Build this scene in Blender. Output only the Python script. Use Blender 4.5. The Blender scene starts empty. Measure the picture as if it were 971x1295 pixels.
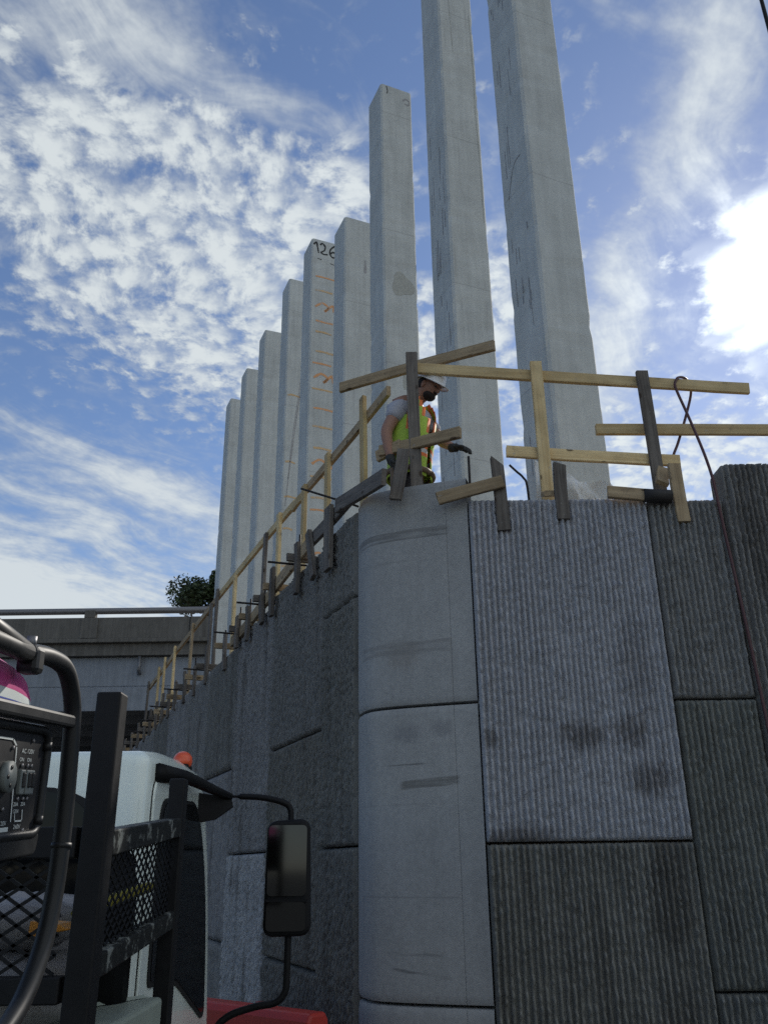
import bpy, bmesh, math, random
import numpy as np
from mathutils import Vector, Matrix, noise

random.seed(7)
SC = bpy.context.scene
COL = SC.collection
V = Vector
EYE = 1.75                                   # eye height above the ground

# ------------------------------------------------------------------ camera
cam_d = bpy.data.cameras.new('camera')
cam = bpy.data.objects.new('camera', cam_d)
COL.objects.link(cam)
p, r = math.radians(22.5), math.radians(0.77)
Fw = V((0, math.cos(p), math.sin(p)))
U0 = V((0, -math.sin(p), math.cos(p)))
R0 = V((1, 0, 0))
Up = U0 * math.cos(r) + R0 * math.sin(r)
Rt = R0 * math.cos(r) - U0 * math.sin(r)
cam.matrix_world = Matrix(((Rt.x, Up.x, -Fw.x, 0), (Rt.y, Up.y, -Fw.y, 0), (Rt.z, Up.z, -Fw.z, EYE), (0, 0, 0, 1)))
cam_d.sensor_fit = 'VERTICAL'
cam_d.sensor_height = 24.0
cam_d.lens = 24.0 * 1085.0 / 1295.0
cam_d.clip_start = 0.05
cam_d.clip_end = 3000
SC.camera = cam

# ------------------------------------------------------------------ world, sun, exposure
SUN_AZ, SUN_EL = 29.5, 33.5
world = bpy.data.worlds.new('World')
SC.world = world
world.use_nodes = True
WT = world.node_tree
WT.nodes.clear()


class Nodes:
    """small helper that writes shader arithmetic as plain calls"""
    def __init__(self, t): self.t = t
    def new(self, kind, **kw):
        n = self.t.nodes.new(kind)
        for k, v in kw.items(): setattr(n, k, v)
        return n
    def put(self, sock, v):
        if v is None: return
        if isinstance(v, bpy.types.NodeSocket): self.t.links.new(v, sock)
        else: sock.default_value = v
    def m(self, op, a, b=None, c=None, clamp=False):
        n = self.new('ShaderNodeMath', operation=op, use_clamp=clamp)
        self.put(n.inputs[0], a); self.put(n.inputs[1], b); self.put(n.inputs[2], c)
        return n.outputs[0]
    def vm(self, op, a, b=None):
        n = self.new('ShaderNodeVectorMath', operation=op)
        self.put(n.inputs[0], a); self.put(n.inputs[1], b)
        return n.outputs['Value'] if op in ('DOT_PRODUCT', 'LENGTH') else n.outputs[0]
    def scale(self, a, s):
        n = self.new('ShaderNodeVectorMath', operation='SCALE')
        self.put(n.inputs[0], a); self.put(n.inputs['Scale'], s)
        return n.outputs[0]
    def xyz(self, x, y, z):
        n = self.new('ShaderNodeCombineXYZ')
        self.put(n.inputs[0], x); self.put(n.inputs[1], y); self.put(n.inputs[2], z)
        return n.outputs[0]
    def sep(self, v):
        n = self.new('ShaderNodeSeparateXYZ'); self.put(n.inputs[0], v)
        return n.outputs[0], n.outputs[1], n.outputs[2]
    def noise(self, vec, scale, detail=4, rough=0.55, dist=0.0, color=False):
        n = self.new('ShaderNodeTexNoise')
        self.put(n.inputs['Vector'], vec)
        n.inputs['Scale'].default_value = scale; n.inputs['Detail'].default_value = detail
        n.inputs['Roughness'].default_value = rough; n.inputs['Distortion'].default_value = dist
        return n.outputs['Color'] if color else n.outputs['Fac']
    def step(self, v, lo, hi, a=0.0, b=1.0):
        n = self.new('ShaderNodeMapRange', interpolation_type='SMOOTHSTEP')
        self.put(n.inputs['Value'], v)
        for k, q in (('From Min', lo), ('From Max', hi), ('To Min', a), ('To Max', b)): self.put(n.inputs[k], q)
        return n.outputs['Result']
    def mix(self, f, a, b, blend='MIX'):
        n = self.new('ShaderNodeMix', data_type='RGBA', blend_type=blend)
        self.put(n.inputs['Factor'], f); self.put(n.inputs[6], a); self.put(n.inputs[7], b)
        return n.outputs[2]


W = Nodes(WT)
gen = W.new('ShaderNodeTexCoord').outputs['Generated']
dirv = W.vm('NORMALIZE', gen)
dx, dy, dz = W.sep(dirv)
az = W.m('MULTIPLY', W.m('ARCTAN2', dx, dy), 57.2958)
el = W.m('MULTIPLY', W.m('ARCSINE', dz), 57.2958)
den = W.m('ADD', W.m('MAXIMUM', dz, 0.0), 0.14)
qx, qy = W.m('DIVIDE', dx, den), W.m('DIVIDE', dy, den)
q = W.xyz(qx, qy, 0.0)


def bank(az0, el0, rot, sx, sy, amp):
    """one cloud bank: an elliptical patch of the sky, in degrees"""
    return az0, el0, rot, sx, sy, amp


def total(items):
    """density of all banks together"""
    o = 0.0
    for az0, el0, rot, sx, sy, amp in items:
        c, s, k = math.cos(math.radians(rot)), math.sin(math.radians(rot)), math.cos(math.radians(el0))
        u = W.m('MULTIPLY_ADD', az, c * k / sx, W.m('MULTIPLY_ADD', el, s / sx, -(az0 * k * c + el0 * s) / sx))
        v = W.m('MULTIPLY_ADD', az, -s * k / sy, W.m('MULTIPLY_ADD', el, c / sy, -(-az0 * k * s + el0 * c) / sy))
        rr = W.m('MULTIPLY_ADD', u, u, W.m('MULTIPLY', v, v))
        o = W.m('MULTIPLY_ADD', W.m('POWER', 0.36788, rr), amp, o)
    return o


def noise2(vec, scale, detail, rough):
    o = W.noise(vec, scale, detail, rough)
    o.node.noise_dimensions = '2D'
    return o


low = noise2(q, 1.6, 2, 0.5)
warp = W.m('SUBTRACT', noise2(q, 3.1, 2, 0.5), 0.5)
wq = W.xyz(W.m('MULTIPLY_ADD', warp, 0.10, qx), W.m('MULTIPLY_ADD', warp, -0.08, qy), 0.0)
fine = noise2(wq, 25, 4, 0.62)                       # altocumulus flakes
puff_n = W.new('ShaderNodeTexVoronoi', voronoi_dimensions='2D', feature='SMOOTH_F1')
W.put(puff_n.inputs['Vector'], W.xyz(W.m('MULTIPLY_ADD', fine, 0.055, W.m('MULTIPLY_ADD', warp, 0.10, qx)), W.m('MULTIPLY_ADD', fine, -0.045, W.m('MULTIPLY_ADD', warp, -0.08, qy)), 0.0))
puff_n.inputs['Scale'].default_value = 20.0
puff_n.inputs['Smoothness'].default_value = 0.35
mid = W.m('SUBTRACT', 0.92, puff_n.outputs['Distance'])
ca, sa = math.cos(math.radians(52)), math.sin(math.radians(52))
along = W.m('MULTIPLY_ADD', qx, ca, W.m('MULTIPLY', qy, sa))
across = W.m('MULTIPLY_ADD', qx, -sa, W.m('MULTIPLY', qy, ca))
sq = W.xyz(W.m('MULTIPLY', along, 0.36), W.m('MULTIPLY_ADD', warp, 0.22, across), 0.0)
streak = noise2(sq, 9, 5, 0.62)

flake_banks = W.m('MINIMUM', total([
    bank(-20.5, 40.5, -18, 14.5, 8.0, 1.15), bank(-11.5, 36.0, -40, 9.0, 6.0, 1.05),
    bank(-4.0, 42.6, 20, 5.0, 2.6, 0.70), bank(8, 34, 60, 9, 4.0, 0.80), bank(19, 24, 0, 12, 4, 0.85), bank(18, 33, 60, 8, 3, 0.35),
    bank(80, 40, 0, 30, 18, 0.9)]), 0.86)  # last bank lies out of view, kept to brighten the pile fronts
veil_banks = total([
    bank(-27, 48.5, 30, 10, 4.6, 0.75), bank(-9, 47.4, -8, 6.0, 1.6, 0.75), bank(-25, 14.5, -12, 16, 5.4, 1.70), bank(-15, 22.5, -10, 10, 3.0, 0.95),
    bank(18.6, 36.0, 60, 11.0, 2.5, 0.62), bank(16.5, 29.0, 60, 6, 2.8, 0.72), bank(28, 44, 62, 8, 3.0, 0.50), bank(26, 23, 0, 10, 4, 0.75)])
back = W.step(dy, 0.15, -0.35)                          # broken cloud added out of view, behind the camera
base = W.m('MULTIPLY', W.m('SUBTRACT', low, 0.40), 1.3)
outside = W.m('MULTIPLY', W.m('MULTIPLY', back, W.m('ADD', base, 0.70)), W.step(dx, -0.7, 0.5, 0.30, 1.25))  # unseen cloud, thinned left to darken pile sides, thickened right to brighten fronts
flake_n = W.m('ADD', W.m('MULTIPLY', W.m('SUBTRACT', fine, 0.5), 3.0), W.m('MULTIPLY', W.m('SUBTRACT', mid, 0.5), 1.05))
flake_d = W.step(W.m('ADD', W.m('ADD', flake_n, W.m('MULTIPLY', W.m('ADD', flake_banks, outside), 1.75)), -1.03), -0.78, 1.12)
veil_n = W.m('ADD', W.m('MULTIPLY', W.m('SUBTRACT', streak, 0.5), 2.4), W.m('MULTIPLY', W.m('SUBTRACT', fine, 0.5), 0.7))
veil_d = W.step(W.m('ADD', W.m('ADD', veil_n, W.m('MULTIPLY', veil_banks, 1.25)), -0.52), -0.50, 1.10)
sun_n = W.m('ADD', W.m('MULTIPLY', W.m('SUBTRACT', fine, 0.5), 0.4), W.m('MULTIPLY', W.m('SUBTRACT', mid, 0.5), 0.3))
sun_d = W.step(W.m('ADD', total([bank(SUN_AZ + 2.2, SUN_EL + 0.6, 25, 7.0, 6.0, 1.0)]), sun_n), 0.22, 0.80)
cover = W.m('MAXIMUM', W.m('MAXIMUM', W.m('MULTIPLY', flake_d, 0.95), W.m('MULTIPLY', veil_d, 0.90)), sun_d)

sky = W.new('ShaderNodeTexSky', sky_type='NISHITA')
sky.sun_disc = False
sky.sun_elevation = math.radians(SUN_EL)
sky.sun_rotation = math.radians(SUN_AZ)
sky.altitude = 50
sky.air_density = 1.0
sky.dust_density = 0.15
sky.ozone_density = 3.0
sun_dir = V((math.sin(math.radians(SUN_AZ)) * math.cos(math.radians(SUN_EL)), math.cos(math.radians(SUN_AZ)) * math.cos(math.radians(SUN_EL)), math.sin(math.radians(SUN_EL))))
near = W.m('MAXIMUM', W.vm('DOT_PRODUCT', dirv, tuple(sun_dir)), 0.0)
glow = W.m('ADD', W.m('MULTIPLY', W.m('POWER', near, 260.0), 2.2), W.m('MULTIPLY', W.m('POWER', near, 8.0), 0.16))
bright = W.m('MULTIPLY', W.m('ADD', W.m('ADD', 0.62, W.m('MULTIPLY', cover, 0.33)), glow), 8.0)
cloud_col = W.vm('MULTIPLY', W.xyz(bright, bright, bright), (0.93, 1.00, 1.02))
sky_col = W.vm('MULTIPLY', sky.outputs[0], (1.08, 1.07, 1.13))
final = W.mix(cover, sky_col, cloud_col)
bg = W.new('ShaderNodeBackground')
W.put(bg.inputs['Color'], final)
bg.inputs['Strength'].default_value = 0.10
WT.links.new(bg.outputs[0], W.new('ShaderNodeOutputWorld').inputs['Surface'])

sun_l = bpy.data.lights.new('sun', 'SUN')
sun_l.energy = 3.0
sun_l.angle = math.radians(1.0)
sun_l.color = (1.0, 0.94, 0.85)
sun = bpy.data.objects.new('sun', sun_l)
COL.objects.link(sun)
sun.rotation_euler = (-sun_dir).to_track_quat('-Z', 'Y').to_euler()

SC.render.engine = 'CYCLES'
world.cycles.sampling_method = 'NONE'
SC.cycles.max_bounces = 4
SC.cycles.diffuse_bounces = 3
SC.cycles.glossy_bounces = 3
SC.cycles.transparent_max_bounces = 6
SC.cycles.use_adaptive_sampling = True
SC.cycles.adaptive_threshold = 0.006
SC.cycles.use_denoising = False
SC.view_settings.view_transform = 'Standard'
SC.view_settings.look = 'None'
SC.view_settings.exposure = 0.0
SC.view_settings.gamma = 1.0
SC.view_settings.use_curve_mapping = False


# ------------------------------------------------------------------ helpers
def tag(o, label=None, cat=None, group=None, kind=None):
    if label: o['label'] = label
    if cat: o['category'] = cat
    if group: o['group'] = group
    if kind: o['kind'] = kind
    return o


def thing(name, loc, label, cat, group=None):
    o = bpy.data.objects.new(name, None)
    o.empty_display_size = 0.1
    COL.objects.link(o)
    o.location = loc
    return tag(o, label, cat, group)


def base_of(o):
    v = V((0, 0, 0))
    while o is not None:
        v = v + o.location
        o = o.parent
    return v


def make(name, verts, faces, mat, parent=None, smooth=False, slots=None):
    """a mesh object from world coordinates, stored relative to its parent"""
    off = base_of(parent)
    me = bpy.data.meshes.new(name)
    me.from_pydata([tuple(V(v) - off) for v in verts], [], faces)
    me.materials.append(mat)
    if smooth: me.polygons.foreach_set('use_smooth', [True] * len(me.polygons))
    me.update()
    o = bpy.data.objects.new(name, me)
    COL.objects.link(o)
    o.parent = parent
    return o


def bevel(o, w, seg=2, angle=35):
    b = o.modifiers.new('bevel', 'BEVEL')
    b.width = w; b.segments = seg; b.limit_method = 'ANGLE'; b.angle_limit = math.radians(angle)
    return o


BOXF = [(0, 3, 2, 1), (4, 5, 6, 7), (0, 1, 5, 4), (1, 2, 6, 5), (2, 3, 7, 6), (3, 0, 4, 7)]


def boxv(x0, x1, y0, y1, z0, z1):
    return [(x0, y0, z0), (x1, y0, z0), (x1, y1, z0), (x0, y1, z0), (x0, y0, z1), (x1, y0, z1), (x1, y1, z1), (x0, y1, z1)]


def box(name, x0, x1, y0, y1, z0, z1, mat, parent=None, bev=0.0):
    o = make(name, boxv(x0, x1, y0, y1, z0, z1), BOXF, mat, parent)
    if bev: bevel(o, bev)
    return o


def spline(pts, n=6):
    """Catmull-Rom through the points"""
    P = [V(q_) for q_ in pts]
    if len(P) < 3: return P
    P = [P[0] * 2 - P[1]] + P + [P[-1] * 2 - P[-2]]
    out = []
    for i in range(1, len(P) - 2):
        for k in range(n):
            t = k / n
            a, b, c, d = P[i - 1], P[i], P[i + 1], P[i + 2]
            out.append(0.5 * ((2 * b) + (c - a) * t + (2 * a - 5 * b + 4 * c - d) * t * t + (3 * b - a - 3 * c + d) * t ** 3))
    out.append(P[-2])
    return out


def tube_data(pts, rad, seg=8):
    pts = [V(q_) for q_ in pts]
    vs, fs = [], []
    prev = None
    for i, c in enumerate(pts):
        t = (pts[min(i + 1, len(pts) - 1)] - pts[max(i - 1, 0)]).normalized()
        if prev is None:
            a = t.cross(V((0, 0, 1)))
            if a.length < 0.05: a = t.cross(V((1, 0, 0)))
            a.normalize()
        else:
            a = (prev - t * prev.dot(t)).normalized()
        prev = a
        b = t.cross(a)
        rr = rad[i] if isinstance(rad, (list, tuple)) else rad
        for k in range(seg):
            ang = 2 * math.pi * k / seg
            vs.append(c + a * (rr * math.cos(ang)) + b * (rr * math.sin(ang)))
    n = len(pts)
    for i in range(n - 1):
        for k in range(seg):
            fs.append((i * seg + k, i * seg + (k + 1) % seg, (i + 1) * seg + (k + 1) % seg, (i + 1) * seg + k))
    fs.append(tuple(range(seg))[::-1])
    fs.append(tuple((n - 1) * seg + k for k in range(seg)))
    return vs, fs


def tube(name, pts, rad, mat, parent=None, seg=8, n=0):
    if n: pts = spline(pts, n)
    vs, fs = tube_data(pts, rad, seg)
    return make(name, vs, fs, mat, parent, smooth=True)


def prism(name, poly, axis, lo, hi, mat, parent=None, bev=0.0, seg=3):
    """a polygon given in the two other axes, extruded along axis"""
    def pt(a, b, c): return {'x': (c, a, b), 'y': (a, c, b), 'z': (a, b, c)}[axis]
    n = len(poly)
    vs = [pt(a, b, lo) for a, b in poly] + [pt(a, b, hi) for a, b in poly]
    fs = [tuple(range(n)), tuple(range(n, 2 * n))[::-1]]
    fs += [(i, i + n, (i + 1) % n + n, (i + 1) % n) for i in range(n)]
    o = make(name, vs, fs, mat, parent)
    bm = bmesh.new(); bm.from_mesh(o.data); bmesh.ops.recalc_face_normals(bm, faces=bm.faces); bm.to_mesh(o.data); bm.free()
    if bev: bevel(o, bev, seg)
    return o


def rounded(poly, rad, n=5):
    """round the corners of a 2-D polygon"""
    out = []
    N = len(poly)
    rads = rad if isinstance(rad, (list, tuple)) else [rad] * N
    for i in range(N):
        a, b, c = V(poly[i - 1]), V(poly[i]), V(poly[(i + 1) % N])
        r1 = min(rads[i], (a - b).length * 0.48, (c - b).length * 0.48)
        s, e = b + (a - b).normalized() * r1, b + (c - b).normalized() * r1
        for k in range(n + 1):
            t = k / n
            q_ = s * (1 - t) ** 2 + b * (2 * t * (1 - t)) + e * t * t
            out.append((q_.x, q_.y))
    return out


# ------------------------------------------------------------------ materials
def material(name):
    m = bpy.data.materials.new(name)
    m.use_nodes = True
    t = m.node_tree
    b = t.nodes['Principled BSDF']
    return m, Nodes(t), b


def plain(name, col, rough=0.6, metal=0.0, vary=0.12, scale=18.0, bump=0.0, coat=0.0, wear=None, spec=0.5):
    m, N, b = material(name)
    pos = N.new('ShaderNodeNewGeometry').outputs['Position']
    n = N.noise(pos, scale, 5, 0.6)
    k = N.m('ADD', N.m('MULTIPLY', N.m('SUBTRACT', n, 0.5), vary * 4), 1.0)
    c = N.scale(tuple(col), k)
    if wear:
        wcol, amount, wscale = wear
        w = N.step(N.noise(pos, wscale, 7, 0.7), 0.5 + 0.25 - amount, 0.5 + 0.33 - amount)
        c = N.mix(w, c, (*wcol, 1))
    N.put(b.inputs['Base Color'], c)
    N.put(b.inputs['Roughness'], N.m('ADD', N.m('MULTIPLY', N.m('SUBTRACT', n, 0.5), 0.25), rough))
    b.inputs['Metallic'].default_value = metal
    b.inputs['Coat Weight'].default_value = coat
    b.inputs['Specular IOR Level'].default_value = spec
    if bump:
        bn = N.new('ShaderNodeBump'); bn.inputs['Strength'].default_value = bump; bn.inputs['Distance'].default_value = 0.01
        N.put(bn.inputs['Height'], N.noise(pos, scale * 2.3, 6, 0.65))
        N.put(b.inputs['Normal'], bn.outputs[0])
    return m


def ellipse_mask(N, pos, c, rx, rz, wob, soft=0.5):
    x, y, z = N.sep(pos)
    u = N.m('DIVIDE', N.m('SUBTRACT', x, c[0]), rx)
    v = N.m('DIVIDE', N.m('SUBTRACT', z, c[1]), rz)
    rr = N.m('SQRT', N.m('ADD', N.m('MULTIPLY', u, u), N.m('MULTIPLY', v, v)))
    return N.step(N.m('ADD', rr, wob), 1.1 + soft, 0.9 - soft)


def concrete(name, col, mottle=0.22, streaks=0.25, brown=0.0, pale=0.0, stains=(), bands=(), bump=0.35, tint=False, grain=60.0, spots=0.0, flecks=0.0, runs=0.0, speckle=0.55):
    m, N, b = material(name)
    pos = N.new('ShaderNodeNewGeometry').outputs['Position']
    x, y, z = N.sep(pos)
    big = N.noise(pos, 1.7, 5, 0.6)
    med = N.noise(pos, 7.0, 5, 0.6)
    fin = N.noise(pos, grain, 4, 0.7)
    sv = N.xyz(N.m('MULTIPLY', x, 14.0), N.m('MULTIPLY', y, 14.0), N.m('MULTIPLY', z, 0.9))
    st = N.noise(sv, 1.0, 4, 0.6)
    k = N.m('ADD', 1.0, N.m('MULTIPLY', N.m('SUBTRACT', big, 0.5), mottle * 3.5))
    k = N.m('ADD', k, N.m('MULTIPLY', N.m('SUBTRACT', med, 0.5), mottle * 2.0))
    k = N.m('ADD', k, N.m('MULTIPLY', N.m('SUBTRACT', st, 0.5), streaks * 3.0))
    k = N.m('ADD', k, N.m('MULTIPLY', N.m('SUBTRACT', fin, 0.5), speckle))
    c = N.scale(tuple(col), N.m('MAXIMUM', k, 0.2))
    if tint:
        c = N.vm('MULTIPLY', c, N.new('ShaderNodeObjectInfo').outputs['Color'])
    if brown:
        f = N.m('MULTIPLY', N.step(N.m('ADD', N.noise(sv, 0.35, 5, 0.6), N.m('MULTIPLY', N.m('SUBTRACT', big, 0.5), 0.8)), 0.50, 0.72), brown)
        c = N.mix(f, c, (0.055, 0.048, 0.040, 1))
    if pale:
        f = N.m('MULTIPLY', N.step(N.noise(sv, 1.6, 6, 0.7), 0.60, 0.74), pale)
        c = N.mix(f, c, (0.42, 0.43, 0.43, 1))
    if runs:                                              # water runs and cement wash
        rv = N.xyz(N.m('MULTIPLY', x, 22.0), N.m('MULTIPLY', y, 22.0), N.m('MULTIPLY', z, 0.55))
        lump = N.step(N.noise(pos, 0.8, 4, 0.6), 0.45, 0.62)
        c = N.mix(N.m('MULTIPLY', N.m('MULTIPLY', N.step(N.noise(rv, 1.0, 5, 0.7), 0.55, 0.70), lump), runs * 1.6), c, (0.24, 0.235, 0.24, 1))
        c = N.mix(N.m('MULTIPLY', N.step(N.noise(N.vm('ADD', rv, (3.0, 5.0, 2.0)), 0.7, 5, 0.7), 0.60, 0.72), runs), c, (0.66, 0.67, 0.65, 1))
        seam = N.m('ABSOLUTE', N.m('SUBTRACT', N.m('FRACT', N.m('DIVIDE', N.m('ADD', z, N.m('MULTIPLY', big, 0.05)), 2.44)), 0.5))
        c = N.mix(N.m('MULTIPLY', N.step(seam, 0.004, 0.001), 0.4), c, (0.25, 0.25, 0.25, 1))
    if flecks:
        fv = N.xyz(N.m('MULTIPLY', x, 60.0), N.m('MULTIPLY', y, 60.0), N.m('MULTIPLY', z, 24.0))
        c = N.mix(N.m('MULTIPLY', N.step(N.noise(fv, 1.0, 3, 0.6), 0.58, 0.68), flecks), c, (0.62, 0.62, 0.63, 1))
        c = N.mix(N.m('MULTIPLY', N.step(N.noise(N.vm('ADD', fv, (7.0, 3.0, 9.0)), 1.2, 3, 0.6), 0.60, 0.70), flecks), c, (0.10, 0.10, 0.10, 1))
    wob = N.m('MULTIPLY', N.m('SUBTRACT', N.noise(N.xyz(N.m('MULTIPLY', x, 3.0), y, z), 11, 6, 0.75), 0.5), 3.2)
    for (cx, cz, rx, rz, amt, scol) in stains:
        c = N.mix(N.m('MULTIPLY', ellipse_mask(N, pos, (cx, cz), rx, rz, wob), amt), c, (*scol, 1))
    for (cx, cz, hx, hz, slope, amt, scol) in bands:      # brushed-on patches with straight edges
        zz = N.m('SUBTRACT', N.m('SUBTRACT', z, cz), N.m('MULTIPLY', N.m('SUBTRACT', x, cx), slope))
        hv = N.xyz(N.m('MULTIPLY', x, 5.0), y, N.m('MULTIPLY', z, 60.0))
        rag = N.m('MULTIPLY', N.m('SUBTRACT', N.noise(hv, 1.0, 4), 0.5), 0.016)
        fz = N.step(N.m('ADD', N.m('ABSOLUTE', zz), rag), hz + 0.004, hz - 0.004)
        fx = N.step(N.m('ADD', N.m('ABSOLUTE', N.m('SUBTRACT', x, cx)), N.m('MULTIPLY', rag, 2.0)), hx + 0.02, hx - 0.02)
        amt_n = N.m('MULTIPLY', N.step(N.noise(hv, 0.8, 4), 0.25, 0.6), amt)
        c = N.mix(N.m('MULTIPLY', N.m('MULTIPLY', fz, fx), amt_n), c, (*scol, 1))
    if spots:
        vo = N.new('ShaderNodeTexVoronoi'); N.put(vo.inputs['Vector'], pos); vo.inputs['Scale'].default_value = 11.0
        f = N.m('MULTIPLY', N.step(vo.outputs['Distance'], 0.10, 0.04), spots)
        c = N.mix(f, c, (0.10, 0.10, 0.10, 1))
    N.put(b.inputs['Base Color'], c)
    b.inputs['Roughness'].default_value = 0.85
    b.inputs['Specular IOR Level'].default_value = 0.25
    bn = N.new('ShaderNodeBump'); bn.inputs['Strength'].default_value = bump; bn.inputs['Distance'].default_value = 0.006
    N.put(bn.inputs['Height'], N.m('ADD', fin, N.m('MULTIPLY', med, 1.5)))
    N.put(b.inputs['Normal'], bn.outputs[0])
    return m


def timber(name, col, dark, knots=True):
    m, N, b = material(name)
    oc = N.new('ShaderNodeTexCoord').outputs['Object']
    rnd = N.new('ShaderNodeObjectInfo').outputs['Random']
    x, y, z = N.sep(oc)
    v = N.xyz(N.m('ADD', N.m('MULTIPLY', x, 1.6), N.m('MULTIPLY', rnd, 37.0)), N.m('MULTIPLY', y, 38.0), N.m('MULTIPLY', z, 38.0))
    g = N.noise(v, 1.0, 5, 0.6, 0.6)
    big = N.noise(N.vm('ADD', oc, N.xyz(N.m('MULTIPLY', rnd, 11.0), 0.0, 0.0)), 5.0, 4, 0.6)
    c = N.mix(N.step(g, 0.35, 0.70), (*col, 1), (*dark, 1))
    c = N.scale(c, N.m('ADD', 0.62, N.m('MULTIPLY', big, 0.76)))
    c = N.scale(c, N.m('ADD', 0.78, N.m('MULTIPLY', rnd, 0.44)))
    if knots:
        vo = N.new('ShaderNodeTexVoronoi'); vo.inputs['Scale'].default_value = 1.0
        N.put(vo.inputs['Vector'], N.xyz(N.m('ADD', N.m('MULTIPLY', x, 4.5), N.m('MULTIPLY', rnd, 19.0)), N.m('MULTIPLY', y, 9.0), N.m('MULTIPLY', z, 9.0)))
        c = N.mix(N.m('MULTIPLY', N.step(vo.outputs['Distance'], 0.16, 0.08), 0.8), c, (0.05, 0.03, 0.018, 1))
    dirt = N.step(N.noise(N.vm('ADD', oc, N.xyz(N.m('MULTIPLY', rnd, 23.0), 0.0, 0.0)), 9.0, 6, 0.7), 0.56, 0.72)
    c = N.mix(N.m('MULTIPLY', dirt, 0.45), c, (0.09, 0.08, 0.07, 1))
    splash = N.step(N.noise(N.vm('ADD', oc, N.xyz(N.m('MULTIPLY', rnd, 53.0), 2.0, 0.0)), 22.0, 5, 0.75), 0.62, 0.70)
    c = N.mix(N.m('MULTIPLY', splash, 0.5), c, (0.40, 0.39, 0.37, 1))
    N.put(b.inputs['Base Color'], c)
    b.inputs['Roughness'].default_value = 0.8
    b.inputs['Specular IOR Level'].default_value = 0.2
    bn = N.new('ShaderNodeBump'); bn.inputs['Strength'].default_value = 0.4; bn.inputs['Distance'].default_value = 0.003
    N.put(bn.inputs['Height'], g); N.put(b.inputs['Normal'], bn.outputs[0])
    return m


M = {}
BR = (0.070, 0.054, 0.040)
M['panel'] = concrete('ribbed_panel_concrete', (0.246, 0.242, 0.228), 0.20, 0.22, brown=0.55, pale=0.16, tint=True, bump=0.5, flecks=0.15)
M['panel_clean'] = concrete('ribbed_panel_concrete_cleaner', (0.390, 0.392, 0.400), 0.09, 0.14, brown=0.08, pale=0.10, tint=True, bump=0.5, flecks=0.18,
                            stains=((1.25, 2.51, 0.12, 0.085, 0.55, BR), (1.555, 2.53, 0.10, 0.085, 0.5, BR), (1.64, 2.24, 0.14, 0.095, 0.5, BR),
                                    (0.66, 2.50, 0.05, 0.05, 0.5, BR), (0.80, 1.92, 0.2, 0.045, 0.55, BR), (1.62, 2.95, 0.10, 0.30, 0.25, BR)))
M['smooth'] = concrete('smooth_cast_concrete', (0.345, 0.345, 0.338), 0.10, 0.08, bump=0.2, grain=35,
                       bands=((0.13, 3.95, 0.315, 0.036, 0.0, 0.75, (0.17, 0.165, 0.16)), (0.14, 3.125, 0.30, 0.044, 0.0, 0.55, (0.21, 0.205, 0.20)),
                              (0.27, 2.245, 0.18, 0.028, 0.06, 0.7, (0.13, 0.125, 0.115)), (0.12, 2.362, 0.12, 0.005, 0.0, 0.9, (0.08, 0.08, 0.08)), (0.03, 3.755, 0.14, 0.008, 0.0, 0.4, (0.2, 0.2, 0.2)),
                              (0.13, 2.117, 0.30, 0.004, 0.0, 0.35, (0.18, 0.18, 0.18)), (0.13, 1.578, 0.30, 0.005, 0.0, 0.35, (0.18, 0.18, 0.18)), (0.19, 1.165, 0.17, 0.007, -0.12, 0.8, (0.14, 0.14, 0.14)), (0.17, 1.264, 0.13, 0.008, 0.0, 0.6, (0.15, 0.15, 0.15))),
                       stains=((0.13, 2.56, 0.10, 0.05, 0.35, (0.12, 0.12, 0.14)), (0.35, 2.58, 0.06, 0.05, 0.35, (0.12, 0.12, 0.14)), (0.12, 3.08, 0.10, 0.10, 0.3, (0.2, 0.17, 0.14))))
M['pile'] = concrete('pile_concrete', (0.535, 0.555, 0.540), 0.12, 0.13, bump=0.25, spots=0.3, grain=40, runs=0.25, speckle=0.22)
M['bridge'] = concrete('bridge_concrete', (0.150, 0.140, 0.125), 0.18, 0.30, brown=0.35, bump=0.1)
M['girder'] = concrete('girder_concrete', (0.26, 0.28, 0.31), 0.14, 0.18, brown=0.10, bump=0.1)
M['earth'] = plain('earth', (0.20, 0.165, 0.125), 0.95, vary=0.2, scale=2.5, bump=0.6)
M['ground'] = plain('worksite_ground', (0.13, 0.122, 0.108), 0.95, vary=0.16, scale=1.3, bump=0.6)
M['pine'] = timber('new_pine', (0.72, 0.56, 0.31), (0.58, 0.42, 0.21))
M['old'] = timber('weathered_timber', (0.185, 0.165, 0.145), (0.105, 0.09, 0.078))
M['mid'] = timber('used_timber', (0.42, 0.32, 0.20), (0.28, 0.205, 0.125))
M['steel'] = plain('rusty_rebar', (0.035, 0.028, 0.025), 0.7, 0.4, vary=0.3, scale=40)
M['black'] = plain('black_painted_steel', (0.012, 0.012, 0.013), 0.55, vary=0.3, scale=25, wear=((0.16, 0.16, 0.15), 0.04, 16), spec=0.22)
M['black_worn'] = plain('scratched_black_steel', (0.016, 0.017, 0.016), 0.55, vary=0.3, scale=25, wear=((0.22, 0.23, 0.21), 0.22, 13), spec=0.25)
M['plastic'] = plain('black_plastic', (0.010, 0.010, 0.011), 0.55, vary=0.2, spec=0.2)
M['tubes'] = plain('generator_frame_paint', (0.016, 0.017, 0.018), 0.45, vary=0.25, scale=20, wear=((0.2, 0.2, 0.19), 0.05, 30), spec=0.35)
M['wrap'] = plain('dark_wrap', (0.02, 0.018, 0.018), 0.7)


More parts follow.
